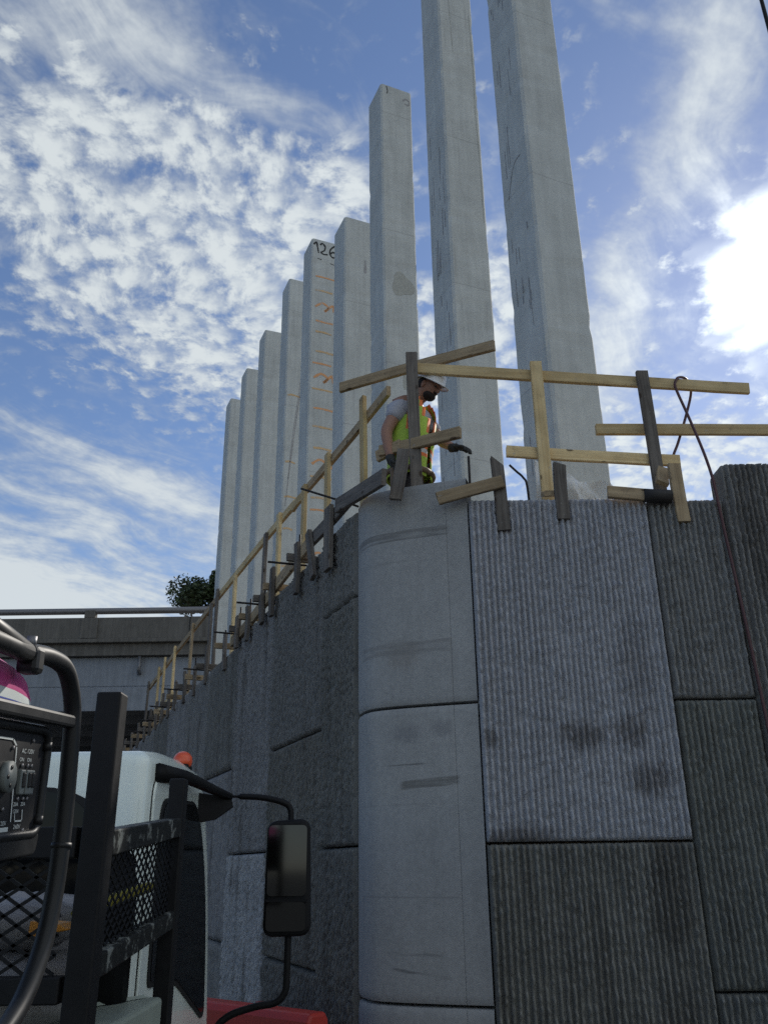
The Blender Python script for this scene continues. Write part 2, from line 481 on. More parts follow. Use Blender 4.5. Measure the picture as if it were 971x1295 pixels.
def board(name, a, b, mat, parent, n=(0, -1, 0), w=0.089, t=0.038, point=0.0, bow=0.008):
    """sawn board from a to b (centre line), wide face towards n; a little bowed and chipped"""
    a, b = V(a), V(b)
    X = (b - a); L = X.length; X.normalize()
    n = V(n)
    Z = (n - X * n.dot(X)).normalized()
    Y = Z.cross(X)
    seg = max(3, int(L / 0.25))
    rng = random.Random(hash((round(a.x, 3), round(a.z, 3), round(b.x, 3))) & 0xffff)
    vs, fs = [], []
    by, bz, tw = rng.uniform(-bow, bow), rng.uniform(-bow, bow), rng.uniform(-0.06, 0.06)
    c = 0.004
    prof = [(-w / 2 + c, -t / 2), (w / 2 - c, -t / 2), (w / 2, -t / 2 + c), (w / 2, t / 2 - c), (w / 2 - c, t / 2), (-w / 2 + c, t / 2), (-w / 2, t / 2 - c), (-w / 2, -t / 2 + c)]
    for i in range(seg + 1):
        f = i / seg
        k = 4 * f * (1 - f)
        sh = 1.0
        for (yy, zz) in prof:
            ang = tw * (f - 0.5)
            y2, z2 = yy * math.cos(ang) - zz * math.sin(ang), yy * math.sin(ang) + zz * math.cos(ang)
            jit = 0.0012
            xx = -L / 2 + f * L
            if i in (0, seg): xx += rng.uniform(-0.003, 0.003)
            if i == 0 and point: xx += point * abs(yy + 0.2 * w) / (w * 0.5)
            vs.append((xx, y2 * sh + by * k + rng.uniform(-jit, jit), z2 + bz * k + rng.uniform(-jit, jit)))
    for i in range(seg):
        for k in range(8):
            fs.append((i * 8 + k, i * 8 + (k + 1) % 8, (i + 1) * 8 + (k + 1) % 8, (i + 1) * 8 + k))
    fs.append(tuple(range(8))[::-1]); fs.append(tuple(seg * 8 + k for k in range(8)))
    me = bpy.data.meshes.new(name)
    me.from_pydata(vs, [], fs)
    me.materials.append(mat)
    o = bpy.data.objects.new(name, me)
    COL.objects.link(o)
    o.parent = parent
    mid_ = (a + b) / 2 - base_of(parent)
    o.matrix_basis = Matrix(((X.x, Y.x, Z.x, mid_.x), (X.y, Y.y, Z.y, mid_.y), (X.z, Y.z, Z.z, mid_.z), (0, 0, 0, 1)))
    return o


# ------------------------------------------------------------------ ground and fill
LD = V((-0.391, 0.9205, 0)).normalized()      # direction of the receding wall
LN = V((-LD.y, LD.x, 0))                        # its outward normal
LP = V((-0.20, 6.12, 0))                        # where it meets the corner unit
Z1 = V((0, 0, 1))

g = make('ground', [(-900, -900, 0), (900, -900, 0), (900, 900, 0), (-900, 900, 0)], [(0, 1, 2, 3)], M['ground'])
tag(g, kind='structure')
e1 = LP - LN * 0.15; e2 = e1 + LD * 40
fill = prism('earth_fill', [(40, 5.78), (0.55, 5.80), (0.05, 6.05), (e1.x + 0.05, e1.y + 0.1), (e2.x, e2.y), (40, e2.y)], 'z', -0.2, 3.53, M['earth'])
tag(fill, kind='structure')

# ------------------------------------------------------------------ retaining wall
wall = thing('retaining_wall', (0.2, 5.9, 0), 'grey concrete retaining wall of ribbed panels turning a smooth corner', 'wall')
RIB = 0.0390


def panel(org, e, n, wid, z0, z1, mat, tint, fine=1.0, seed=0, top_round=0.0, proud=0.0, name='ribbed_panel', thick=0.14):
    """precast panel with broken vertical ribs; org is its lower left corner seen from outside"""
    rng = np.random.default_rng(seed)
    nr = max(4, int(round(wid / RIB)))
    per = 8 if fine >= 1 else (4 if fine > 0.5 else 3)
    nx = nr * per
    H = z1 - z0
    nz = max(4, int(H / (0.018 if fine >= 1 else (0.04 if fine > 0.5 else 0.10))))
    u = np.linspace(0, wid, nx + 1)
    v = np.linspace(0, H, nz + 1)
    ph = (u / wid * nr) % 1.0
    rid = np.minimum((u / wid * nr).astype(int), nr - 1)
    prof = np.clip(0.72 - 1.0 * np.cos(2 * np.pi * ph), 0, 1)
    # every rib is fractured along its length
    chunk = rng.normal(0, 1, (nr, nz + 1))
    ker = np.array([0.06, 0.88, 0.06])
    sm = np.apply_along_axis(lambda a_: np.convolve(np.pad(a_, 1, 'edge'), ker, 'valid'), 1, chunk)
    slow = rng.normal(0, 1, (nr, nz // 7 + 3))
    slowi = np.array([np.interp(np.linspace(0, slow.shape[1] - 1, nz + 1), np.arange(slow.shape[1]), s_) for s_ in slow])
    amp = np.clip(0.84 + 0.22 * sm + 0.05 * slowi, 0.2, 1.25)
    D = prof[:, None] * amp[rid] * 0.036
    D += rng.normal(0, 0.0015, D.shape) * (prof[:, None] > 0.3)
    shift = (0.035 * sm + 0.012 * slowi)[rid] * RIB * (prof[:, None] > 0.15)
    edge_u = np.minimum(u, wid - u)[:, None]
    edge_v = np.minimum(v, H - v)[None, :]
    D = D * np.clip(edge_u / 0.012, 0, 1)
    lip = np.minimum(edge_u, edge_v)
    D = np.where(lip < 1e-6, D * 0.2 - 0.004, D) + proud
    Ug = u[:, None] + np.where(edge_u > 0.02, shift, 0.0)
    Vg = np.broadcast_to(v[None, :], D.shape).copy()
    if top_round:
        cut = np.clip((top_round - Ug) / top_round, 0, 1)
        Vg = np.minimum(Vg, H - top_round * (1 - np.sqrt(1 - cut ** 2)))
        D = D - 0.03 * cut * (D > 0)
    topn = (v[None, :] > H - 1e-6)
    Vg = Vg - np.where(topn, np.abs(rng.normal(0, 0.004, (nx + 1, 1))), 0)
    org, e, n = np.array(org), np.array(e), np.array(n)
    off = np.array(base_of(wall))
    P = org[None, None, :] + Ug[..., None] * e + D[..., None] * n
    P[..., 2] += z0 + Vg
    P = P.reshape(-1, 3) - off
    idx = np.arange((nx + 1) * (nz + 1)).reshape(nx + 1, nz + 1)
    quads = np.stack([idx[:-1, :-1], idx[1:, :-1], idx[1:, 1:], idx[:-1, 1:]], -1).reshape(-1, 4)
    loop = np.concatenate([idx[:, 0], idx[-1, 1:], idx[-2::-1, -1], idx[0, -2:0:-1]])
    backs = P[loop] - n * thick
    b0 = len(P)
    nb = np.arange(len(loop)) + b0
    sides = np.stack([loop, nb, np.roll(nb, -1), np.roll(loop, -1)], -1)
    P = np.vstack([P, backs])
    faces = np.vstack([quads, sides])
    me = bpy.data.meshes.new(name)
    me.vertices.add(len(P)); me.vertices.foreach_set('co', P.astype(np.float32).ravel())
    me.loops.add(faces.size); me.loops.foreach_set('vertex_index', faces.astype(np.int32).ravel())
    me.polygons.add(len(faces)); me.polygons.foreach_set('loop_start', np.arange(0, faces.size, 4, dtype=np.int32))
    me.update(calc_edges=True)
    me.materials.append(mat)
    o = bpy.data.objects.new(name, me)
    COL.objects.link(o)
    o.parent = wall
    o.color = (*tint, 1)
    return o


RX = (1, 0, 0); RNn = (0, -1, 0)
P_, PC = M['panel'], M['panel_clean']
right = [  # x0, x1, z0, z1, material, tint, fine
    (0.600, 1.853, 1.885, 4.150, PC, (1.0, 1.0, 1.03), 1), (0.600, 1.853, 0.20, 1.872, P_, (0.78, 0.78, 0.74), 1), (0.600, 1.853, -0.1, 0.188, P_, (0.8, 0.8, 0.8), .4),
    (1.867, 2.383, 2.738, 4.130, P_, (0.92, 0.92, 0.93), 1), (1.867, 2.383, 1.070, 2.725, P_, (0.70, 0.72, 0.68), 1), (1.867, 2.383, -0.1, 1.058, P_, (0.72, 0.74, 0.72), 1),
    (2.397, 3.650, 1.885, 4.400, P_, (0.88, 0.86, 0.85), 1), (2.397, 3.650, -0.1, 1.872, P_, (0.8, 0.8, 0.78), .6),
    (3.664, 4.917, 2.738, 4.380, P_, (0.9, 0.9, 0.9), .6), (3.664, 4.917, -0.1, 2.725, P_, (0.8, 0.8, 0.8), .6),
    (4.931, 6.184, 1.885, 4.390, P_, (0.85, 0.85, 0.87), .6), (4.931, 6.184, -0.1, 1.872, P_, (0.8, 0.8, 0.8), .6)]
for i, (x0, x1, z0, z1, mt, tn, fi) in enumerate(right):
    top = i == 6
    pn = panel((x0, 5.60, 0), RX, RNn, x1 - x0, z0, z1, mt, tn, fi, seed=i + 3, top_round=0.06 if top else 0.0, proud=0.02 if 6 <= i <= 7 else 0.0)

tops = [(0.0, 4.31), (0.75, 4.27), (2.2, 4.20), (3.65, 4.12), (5.1, 4.08), (7.0, 4.10), (9.5, 4.02), (25, 3.95)]
tints = [(0.90, 0.90, 0.92), (0.76, 0.76, 0.75), (0.98, 0.98, 1.03), (0.82, 0.82, 0.83), (0.72, 0.72, 0.71), (1.0, 1.0, 1.06)]


def left_panel(s0, s1, z0, z1, tint, fine, seed, mat=P_):
    org = LP + LD * s1                        # seen from outside, the far end is on the left
    e = -LD
    return panel(tuple(org), tuple(e), tuple(LN), s1 - s0, z0, z1, mat, tint, fine, seed)


left_panel(0.012, 0.74, 3.625, 4.29, (0.80, 0.80, 0.80), 1, 50)
left_panel(0.012, 0.74, 1.890, 3.613, (0.72, 0.72, 0.70), 1, 51)
left_panel(0.012, 0.74, 0.210, 1.878, (0.70, 0.70, 0.68), 1, 52)
for k in range(16):
    s0 = 0.752 + 1.46 * k; s1 = s0 + 1.448
    zt = float(np.interp((s0 + s1) / 2, [a for a, b in tops], [b for a, b in tops]))
    fi = 1 if k < 2 else (0.6 if k < 5 else 0.4)
    rows = [(2.755, zt), (1.075, 2.742), (-0.1, 1.062)] if k % 2 == 0 else [(1.895, zt), (0.215, 1.882), (-0.1, 0.2)]
    for j, (z0, z1) in enumerate(rows):
        tn = tints[(k * 2 + j) % 6]
        if k == 1 and j == 1: tn = (1.55, 1.58, 1.68)
        if k == 0: tn = [(0.80, 0.80, 0.81), (0.70, 0.69, 0.66), (0.66, 0.66, 0.65)][j]
        left_panel(s0, s1, z0, z1, tn, fi, 60 + k * 3 + j)

plan = spline([(0.588, 5.602, 0), (0.44, 5.648, 0), (0.29, 5.697, 0), (0.14, 5.750, 0), (0.0, 5.812, 0), (-0.10, 5.880, 0), (-0.163, 5.985, 0), (-0.198, 6.115, 0)], 8)


def corner_unit(z0, z1):
    """smooth curved corner unit: a slightly recessed field between two margins"""
    n = len(plan)
    nrm = []
    for i in range(n):
        t = (plan[min(i + 1, n - 1)] - plan[max(i - 1, 0)]).normalized()
        nrm.append(V((-t.y, t.x, 0)) if V((-t.y, t.x, 0)).y < 0 or V((-t.y, t.x, 0)).x < 0 else V((t.y, -t.x, 0)))
    cols = []
    def groove(i, f, dep): cols.append((plan[i].lerp(plan[i + 1], f), nrm[i], dep))
    for i in range(n):
        cols.append((plan[i], nrm[i], 0.0))
        for xs_ in (0.438, -0.174):                     # form seams a hand's width in from each edge
            if i < n - 1 and plan[i].x > xs_ >= plan[i + 1].x:
                f = (plan[i].x - xs_) / (plan[i].x - plan[i + 1].x); w_ = 0.0028 / (plan[i] - plan[i + 1]).length
                groove(i, f - w_, 0.0); groove(i, f - w_ * 0.5, -0.004); groove(i, f + w_ * 0.5, -0.004); groove(i, f + w_, -0.0015)
    zs = [z0, z0 + 0.003, z0 + 0.02, z0 + 0.05] + list(np.linspace(z0 + 0.12, z1 - 0.12, 9)) + [z1 - 0.05, z1 - 0.02, z1 - 0.003, z1]
    dz_ = [-0.02, -0.010, -0.002, 0.0] + [0.0] * 9 + [0.0, -0.002, -0.010, -0.02]
    vs, fs = [], []
    for zz, dd in zip(zs, dz_):
        for (c, nn, dep) in cols: vs.append(V((c.x, c.y, zz)) + nn * (dep + dd))
    k = len(cols)
    for j in range(len(zs) - 1):
        for i in range(k - 1): fs.append((j * k + i, (j + 1) * k + i, (j + 1) * k + i + 1, j * k + i + 1))
    b0 = len(vs)
    for zz in (z0, z1):
        for (c, nn, dep) in cols: vs.append(V((c.x, c.y, zz)) - nn * 0.16)
    J = (len(zs) - 1) * k
    for i in range(k - 1):
        fs.append((i, i + 1, b0 + i + 1, b0 + i)); fs.append((J + i, b0 + k + i, b0 + k + i + 1, J + i + 1))
        fs.append((b0 + i, b0 + i + 1, b0 + k + i + 1, b0 + k + i))
    o = make('corner_panel', vs, fs, M['smooth'], wall)
    bm = bmesh.new(); bm.from_mesh(o.data); bmesh.ops.recalc_face_normals(bm, faces=bm.faces); bm.to_mesh(o.data); bm.free()
    o.data.polygons.foreach_set('use_smooth', [True] * len(o.data.polygons))
    o.data.set_sharp_from_angle(angle=math.radians(40))
    o['label'] = 'smooth curved corner panel without ribs'


for z0, z1 in ((2.742, 4.33), (1.008, 2.726), (-0.1, 0.992)): corner_unit(z0, z1)

# ------------------------------------------------------------------ concrete piles
EF = V((0.9201, 0.3917, 0)); EB = V((-0.3917, 0.9201, 0))
pile_fix = [0.0, 0.053, -0.055, 0.0, -0.025, 0.045, 0.0, 0.0, 0.0]
pile_top = [15.3, 15.2, 14.04, 12.81, 13.87, 14.27, 14.14, 14.19, 14.32]
ordn = ['first', 'second', 'third', 'fourth', 'fifth', 'sixth', 'seventh', 'eighth', 'ninth']
pile_note = ['tallest looking concrete pile at the right, its left face streaked with dark drips', 'concrete pile behind the worker, second from the right, its top cut off by the photo',
             'concrete pile third from the right with a chipped rim', 'short concrete pile fourth from the right with one dark smudge near its top',
             'concrete pile with orange spray marks and a black number at its top', 'concrete pile with a long dark drip line, sixth from the right',
             'plain concrete pile third from the left end of the row', 'plain concrete pile second from the left end of the row', 'plain concrete pile at the left end of the row, nearest the overpass']
PW = 0.567
piles = []
for i in range(9):
    c0 = V((1.587 - 0.7443 * i + pile_fix[i], 7.0 + 1.8219 * i, 0))
    root = thing('concrete_pile', (c0.x, c0.y, 3.0), pile_note[i], 'concrete pile', 'row of concrete piles behind the wall')
    ch = 0.028
    ring = [(ch, 0), (PW - ch, 0), (PW, ch), (PW, PW - ch), (PW - ch, PW), (ch, PW), (0, PW - ch), (0, ch)]
    zs = list(np.linspace(3.0, pile_top[i] - 0.02, 90)) + [pile_top[i]]
    rng = random.Random(i)
    vs, fs = [], []
    for j, zz in enumerate(zs):
        ins = 0.016 if j == len(zs) - 1 else 0.0
        for k, (a, b) in enumerate(ring):
            a2, b2 = a + (ins if a < PW / 2 else -ins), b + (ins if b < PW / 2 else -ins)
            j1, j2 = rng.uniform(-0.002, 0.002), rng.uniform(-0.002, 0.002)
            if rng.random() < 0.05:                            # chipped arrises
                j1 += (0.010 if a < PW / 2 else -0.010); j2 += (0.010 if b < PW / 2 else -0.010)
            up = 0.0
            if j >= len(zs) - 2: up = rng.uniform(-0.018, 0.004)
            vs.append(c0 + EF * (a2 + j1) + EB * (b2 + j2) + Z1 * (zz + up))
    for j in range(len(zs) - 1):
        for k in range(8): fs.append((j * 8 + k, j * 8 + (k + 1) % 8, (j + 1) * 8 + (k + 1) % 8, (j + 1) * 8 + k))
    fs.append(tuple((len(zs) - 1) * 8 + k for k in range(8)))
    make('shaft', vs, fs, M['pile'], root)
    piles.append((root, c0))


def face_pt(c0, u, z, out=0.003, side=False):
    """a point on a pile's front (or left) face, u metres from the near corner"""
    return (c0 + EB * u - EF * out if side else c0 + EF * u - EB * out) + Z1 * z


def ribbon(name, c0, pts, wid, mat, parent, side=False, out=0.003, n=5):
    """a flat painted stroke lying on a pile face"""
    P2 = [V((a, b, 0)) for a, b in pts]
    P2 = spline(P2, n) if len(P2) > 2 else P2
    vs, fs = [], []
    rng = random.Random(len(pts) * 31 + int(pts[0][1] * 100))
    for i, c in enumerate(P2):
        t = (P2[min(i + 1, len(P2) - 1)] - P2[max(i - 1, 0)]).normalized()
        nn = V((-t.y, t.x, 0)) * wid / 2 * rng.uniform(0.75, 1.15)
        for sgn in (-1, 1):
            w_ = c + nn * sgn
            vs.append(face_pt(c0, w_.x, w_.y, out, side))
    for i in range(len(P2) - 1): fs.append((i * 2, i * 2 + 1, i * 2 + 3, i * 2 + 2))
    return make(name, vs, fs, mat, parent)


M['ink'] = plain('black_marker_paint', (0.02, 0.02, 0.022), 0.7)
M['drip'] = plain('dark_stain', (0.36, 0.355, 0.36), 0.85, vary=0.3, scale=30)
M['drip_soft'] = plain('damp_stain', (0.42, 0.425, 0.39), 0.85, vary=0.2, scale=30)


def spray(name, col, cover=0.5):
    """sprayed paint, thin enough to let the concrete show through"""
    m, N, b = material(name)
    pos = N.new('ShaderNodeNewGeometry').outputs['Position']
    N.put(b.inputs['Base Color'], N.mix(N.step(N.noise(pos, 9, 6, 0.7), 0.44 - cover * 0.3, 0.62 - cover * 0.2), (0.50, 0.49, 0.45, 1), (*col, 1)))
    b.inputs['Roughness'].default_value = 0.8
    return m


M['orange_spray'] = spray('orange_spray_paint', (0.74, 0.38, 0.18), 0.6)
M['yellow_spray'] = spray('faded_orange_spray_paint', (0.66, 0.45, 0.24), 0.5)

# the number at the top of the fifth pile
r5, c5 = piles[4]
zt = pile_top[4]
ribbon('painted_digit', c5, [(0.04, zt - 0.16), (0.10, zt - 0.09), (0.12, zt - 0.20), (0.15, zt - 0.36)], 0.036, M['ink'], r5)
ribbon('painted_digit', c5, [(0.18, zt - 0.14), (0.23, zt - 0.09), (0.29, zt - 0.16), (0.27, zt - 0.26), (0.20, zt - 0.33), (0.27, zt - 0.36), (0.35, zt - 0.34)], 0.036, M['ink'], r5)
ribbon('painted_digit', c5, [(0.50, zt - 0.08), (0.42, zt - 0.17), (0.39, zt - 0.28), (0.44, zt - 0.38), (0.52, zt - 0.36), (0.53, zt - 0.27), (0.46, zt - 0.25), (0.41, zt - 0.30)], 0.036, M['ink'], r5)
ribbon('ink_dash', c5, [(0.13, zt - 0.50), (0.22, zt - 0.51)], 0.018, M['ink'], r5)
ribbon('ink_dash', c5, [(0.40, zt - 0.55), (0.50, zt - 0.57)], 0.014, M['ink'], r5)
rng = random.Random(11)
z = zt - 0.95
kk = 0
while z > 4.8:
    if kk % 5 == 2:
        ribbon('spray_mark', c5, [(0.10, z - 0.05), (0.25, z + 0.06), (0.38, z - 0.02), (0.30, z - 0.13), (0.47, z + 0.05), (0.50, z - 0.10)], 0.05, M['orange_spray'], r5, out=0.003)
    else:
        ribbon('spray_mark', c5, [(0.07 + rng.uniform(0, 0.06), z), (0.28, z + rng.uniform(-0.015, 0.02)), (0.50 + rng.uniform(-0.05, 0.04), z - 0.01)], 0.042, M['yellow_spray'] if kk % 3 else M['orange_spray'], r5, out=0.003)
    z -= rng.uniform(0.24, 0.46); kk += 1
r6, c6 = piles[5]
for zz in (11.2, 9.6, 8.8, 8.1, 7.3, 6.7, 5.9):
    ribbon('spray_mark', c6, [(0.05, zz), (0.15, zz + 0.02), (0.30 + rng.uniform(-0.1, 0.1), zz - 0.01)], 0.045, M['yellow_spray'], r6)
ribbon('drip_line', c6, [(0.46, 13.6), (0.44, 12.4), (0.30, 11.0), (0.16, 9.6), (0.08, 8.6)], 0.020, M['drip'], r6)
ribbon('drip_line', c6, [(0.40, 12.8), (0.33, 11.6), (0.19, 10.2), (0.12, 9.2)], 0.016, M['drip'], r6)
# weather marks on the near piles
r1, c1 = piles[0]
for cl in range(6):
    zc = 5.9 + cl * 1.12 + rng.uniform(-0.2, 0.2)
    for k in range(rng.randint(4, 8)):
        u = 0.12 + rng.random() * 0.36
        z0 = zc + rng.uniform(-0.25, 0.25)
        ribbon('drip_mark', c1, [(u, z0), (u + rng.uniform(-0.006, 0.006), z0 - rng.uniform(0.08, 0.45))], rng.uniform(0.008, 0.018), M['drip'], r1, side=True)
ribbon('drip_line', c1, [(0.15, 8.9), (0.30, 8.85), (0.44, 8.5)], 0.014, M['drip'], r1, side=True)
r2, c2 = piles[1]
for k in range(22):
    u = 0.10 + rng.random() * 0.4; z0 = rng.uniform(5.5, 11.5)
    ribbon('drip_mark', c2, [(u, z0), (u + rng.uniform(-0.006, 0.006), z0 - rng.uniform(0.15, 0.6))], rng.uniform(0.008, 0.018), M['drip'], r2, side=True)
ribbon('crack_line', c2, [(0.50, 13.5), (0.515, 12.4), (0.50, 11.6), (0.52, 10.6), (0.515, 9.6)], 0.010, M['drip_soft'], r2)
ribbon('crack_line', c2, [(0.17, 14.0), (0.185, 13.2), (0.20, 12.6)], 0.010, M['drip_soft'], r2)
for (i, u, zz, w_, h_) in ((2, 0.31, 9.95, 0.36, 0.42), (2, 0.35, 8.3, 0.16, 0.35), (2, 0.36, 7.7, 0.12, 0.3), (3, 0.40, 11.75, 0.05, 0.28)):
    rr, cc = piles[i]
    pts = []
    for k in range(18):
        a = 2 * math.pi * k / 18
        f = 1 + 0.22 * math.sin(3 * a + i) + rng.uniform(-0.08, 0.08)
        pts.append(face_pt(cc, min(0.52, max(0.05, u + w_ / 2 * f * math.cos(a))), zz + h_ / 2 * f * math.sin(a), 0.0022))
    make('damp_patch', pts, [tuple(range(18))], M['drip_soft'] if i == 2 else M['drip'], rr)
rr, cc = piles[2]
ribbon('chip_mark', cc, [(0.40, 13.78), (0.46, 13.84), (0.52, 13.80), (0.50, 13.72), (0.43, 13.72)], 0.03, M['drip'], rr)
ribbon('chip_mark', cc, [(0.10, 14.0), (0.12, 13.9), (0.11, 13.83)], 0.016, M['ink'], rr)

# ------------------------------------------------------------------ overpass and tree behind
br = thing('overpass', (-12, 26, 0), 'dark concrete road overpass with a steel tube rail at the left', 'bridge')
BX0, BX1 = -60.0, 14.0
box('parapet', BX0, BX1, 26.0, 26.3, 8.40, 9.08, M['bridge'], br, 0.02)
box('parapet_ledge', BX0, BX1, 25.93, 26.3, 8.27, 8.396, M['bridge'], br, 0.02)
box('deck_edge', BX0, BX1, 26.12, 38.0, 7.90, 8.266, M['bridge'], br)
box('girder', BX0, BX1, 26.35, 26.9, 6.98, 7.896, M['girder'], br, 0.03)
prism('girder_flange', [(26.18, 6.22), (27.0, 6.22), (27.0, 6.75), (26.9, 6.976), (26.35, 6.976), (26.18, 6.90)], 'x', BX0, BX1, M['girder'], br)
for k in range(4): box('girder', BX0, BX1, 28.8 + 2.6 * k, 29.4 + 2.6 * k, 6.22, 7.896, M['girder'], br)
M['seal0'] = plain('joint_filler', (0.02, 0.02, 0.02), 0.8)
M['galv'] = plain('galvanised_rail', (0.20, 0.20, 0.21), 0.5, 0.6, vary=0.15)
tube('rail', [(BX0, 26.14, 9.32), (BX1, 26.14, 9.32)], 0.10, M['galv'], br, 10)
for k in range(-7, 4): box('rail_post', -9.25 + 6.4 * k - 0.17, -9.25 + 6.4 * k + 0.17, 26.02, 26.26, 9.082, 9.33, M['bridge'], br, 0.02)
for k in range(-7, 4): box('parapet_pilaster', -9.2 + 6.4 * k - 0.26, -9.2 + 6.4 * k + 0.26, 25.955, 25.998, 8.41, 9.06, M['bridge'], br, 0.01)
for k in range(-6, 3): box('expansion_joint', -6.1 + 6.4 * k, -6.07 + 6.4 * k, 25.985, 26.0, 8.40, 9.07, M['seal0'], br)
for k in range(-5, 3): tube('drain_pipe', [(-7.6 + 9.0 * k, 26.20, 7.88), (-7.6 + 9.0 * k, 26.20, 7.45), (-7.6 + 9.0 * k, 26.30, 7.35)], 0.06, M['galv'], br, 8)
box('abutment', BX0, BX1, 38.02, 39.0, 0.0, 8.2, M['bridge'], br)

M['bark'] = plain('bark', (0.09, 0.07, 0.05), 0.9, vary=0.3, scale=6, bump=0.6)
lm, LN_, lb = material('tree_leaves')
lr = LN_.new('ShaderNodeNewGeometry')
LN_.put(lb.inputs['Base Color'], LN_.mix(LN_.step(LN_.noise(lr.outputs['Position'], 1.4, 3), 0.35, 0.65), (0.020, 0.034, 0.014, 1), (0.055, 0.085, 0.030, 1)))
lb.inputs['Roughness'].default_value = 0.6
lb.inputs['Transmission Weight'].default_value = 0.0
tr = thing('tree', (-9.6, 44, 8.0), 'dark leafy tree crown showing above the overpass rail', 'tree')
box('raised_bank', -30, 25, 39.2, 60, 0.0, 8.0, M['earth'], None).name = 'hill'
tag(bpy.data.objects['hill'], kind='structure')
tube('trunk', [(-9.6, 44, 8.0), (-9.5, 44, 10.2), (-9.2, 44.1, 12.4), (-8.9, 44, 14.4)], [0.34, 0.26, 0.18, 0.07], M['bark'], tr, 10)
rng = random.Random(5)
lv, lf = [], []
limbs = []
blobs = []
for k in range(34):
    a = rng.uniform(0, 2 * math.pi); h = rng.uniform(-1.0, 1.0)
    rad = 3.2 * math.sqrt(max(0.05, 1 - (h * 0.85) ** 2)) * rng.uniform(0.45, 1.0)
    c = V((-8.3 + rad * math.cos(a) * 1.05, 44 + rad * math.sin(a), 13.9 + h * 2.1))
    blobs.append((c, rng.uniform(0.55, 1.0)))
for c, rad in blobs:
    for k in range(800):
        dd = V((rng.gauss(0, 1), rng.gauss(0, 1), rng.gauss(0, 0.8)))
        dd = dd.normalized() * rad * rng.random() ** 0.45
        o_ = c + dd
        a = V((rng.gauss(0, 1), rng.gauss(0, 1), rng.gauss(0, 0.5))).normalized()
        b = a.cross(V((rng.gauss(0, 1), rng.gauss(0, 1), rng.gauss(0, 1)))).normalized()
        s = rng.uniform(0.07, 0.14)
        i0 = len(lv)
        lv += [o_ - a * s, o_ + b * s * 0.45, o_ + a * s, o_ - b * s * 0.45]
        lf.append((i0, i0 + 1, i0 + 2, i0 + 3))
make('crown', lv, lf, lm, tr)
for c, rad in blobs[::4]: tube('limb', [(-9.35, 44, 11.2), ((-9.35 + c.x) / 2, (44 + c.y) / 2, (11.6 + c.z) / 2), c], [0.10, 0.06, 0.02], M['bark'], tr, 6)

# ------------------------------------------------------------------ timber guardrails
gr = thing('timber_guardrail', (1.2, 5.8, 4.0), 'pale timber guardrail standing over the right wall and the smooth corner', 'guardrail')
pine, old, midt = M['pine'], M['old'], M['mid']
board('top_rail', (0.262, 5.820, 5.382), (2.848, 5.820, 5.156), pine, gr)
board('middle_rail', (0.929, 5.820, 4.642), (2.224, 5.820, 4.543), pine, gr)
board('middle_rail', (1.637, 5.862, 4.840), (3.60, 5.862, 4.800), pine, gr)
board('post', (1.202, 5.780, 5.40), (1.201, 5.780, 4.05), pine, gr)
board('post', (2.022, 5.780, 5.30), (2.034, 5.780, 4.05), old, gr)
board('post', (0.231, 5.745, 5.475), (0.245, 5.775, 4.25), old, gr)
DN = V((-0.445, -0.895, 0))
board('corner_rail', (-0.357, 6.300, 5.500), (0.877, 5.690, 5.500), midt, gr, n=DN)
board('corner_rail', (-0.027, 5.884, 4.690), (0.567, 5.588, 4.690), midt, gr, n=DN)

def bracket(label, parts, cat='form stake', group='timber stakes clamped over the wall top'):
    a = parts[0][1]
    root = thing('form_stake', (a[0], a[1], min(q_[1][2] for q_ in parts)), label, cat, group)
    for q_ in parts:
        if q_[0] in ('tie_rod', 'wrap'): tube(q_[0], q_[1:-2], q_[-2], q_[-1], root, 8)
        else: board(q_[0], *q_[1:4], root, **(q_[4] if len(q_) > 4 else {}))
    return root

bracket('grey stake with a pointed top and a sloping cross block beside the smooth corner', [
    ('stake', (0.812, 5.572, 4.53), (0.833, 5.572, 3.905), old, dict(point=0.10)), ('cross_block', (0.376, 5.530, 4.134), (0.845, 5.530, 4.261), midt),
    ('tie_rod', (0.612, 5.55, 4.473), (0.611, 5.55, 4.16), 0.009, M['steel'])])
bracket('grey stake with a ragged top below the pale post on the right wall', [
    ('stake', (1.262, 5.572, 4.44), (1.253, 5.572, 3.985), old, dict(point=0.03)), ('cross_block', (1.185, 5.715, 4.24), (1.185, 5.60, 4.20), midt, dict(n=(0, 0, 1)))])
bracket('stake with a black wrapped cross block below the dark post on the right wall', [
    ('stake', (2.083, 5.572, 4.40), (2.090, 5.572, 3.950), midt), ('cross_block', (1.573, 5.532, 4.171), (1.95, 5.532, 4.132), midt),
    ('wrap', (1.822, 5.532, 4.141), (1.90, 5.532, 4.134), (2.012, 5.532, 4.128), 0.052, M['wrap']), ('brace', (2.05, 5.70, 4.42), (1.99, 5.60, 4.26), midt)])
bracket('short leaning grey stake propped at the foot of the corner post', [
    ('stake', (0.150, 5.63, 4.573), (0.082, 5.66, 4.19), old, dict(n=(-0.2, -1, 0))), ('cross_block', (-0.045, 5.93, 4.665), (0.135, 5.80, 4.70), midt, dict(n=DN))])

gl = thing('timber_guardrail', tuple(LP - LN * 0.2 + LD * 4 + Z1 * 4), 'long timber guardrail running back along the top of the left wall', 'guardrail')
INN = -LN


def lpt(s, off, z): return LP + LD * s + INN * off + Z1 * z


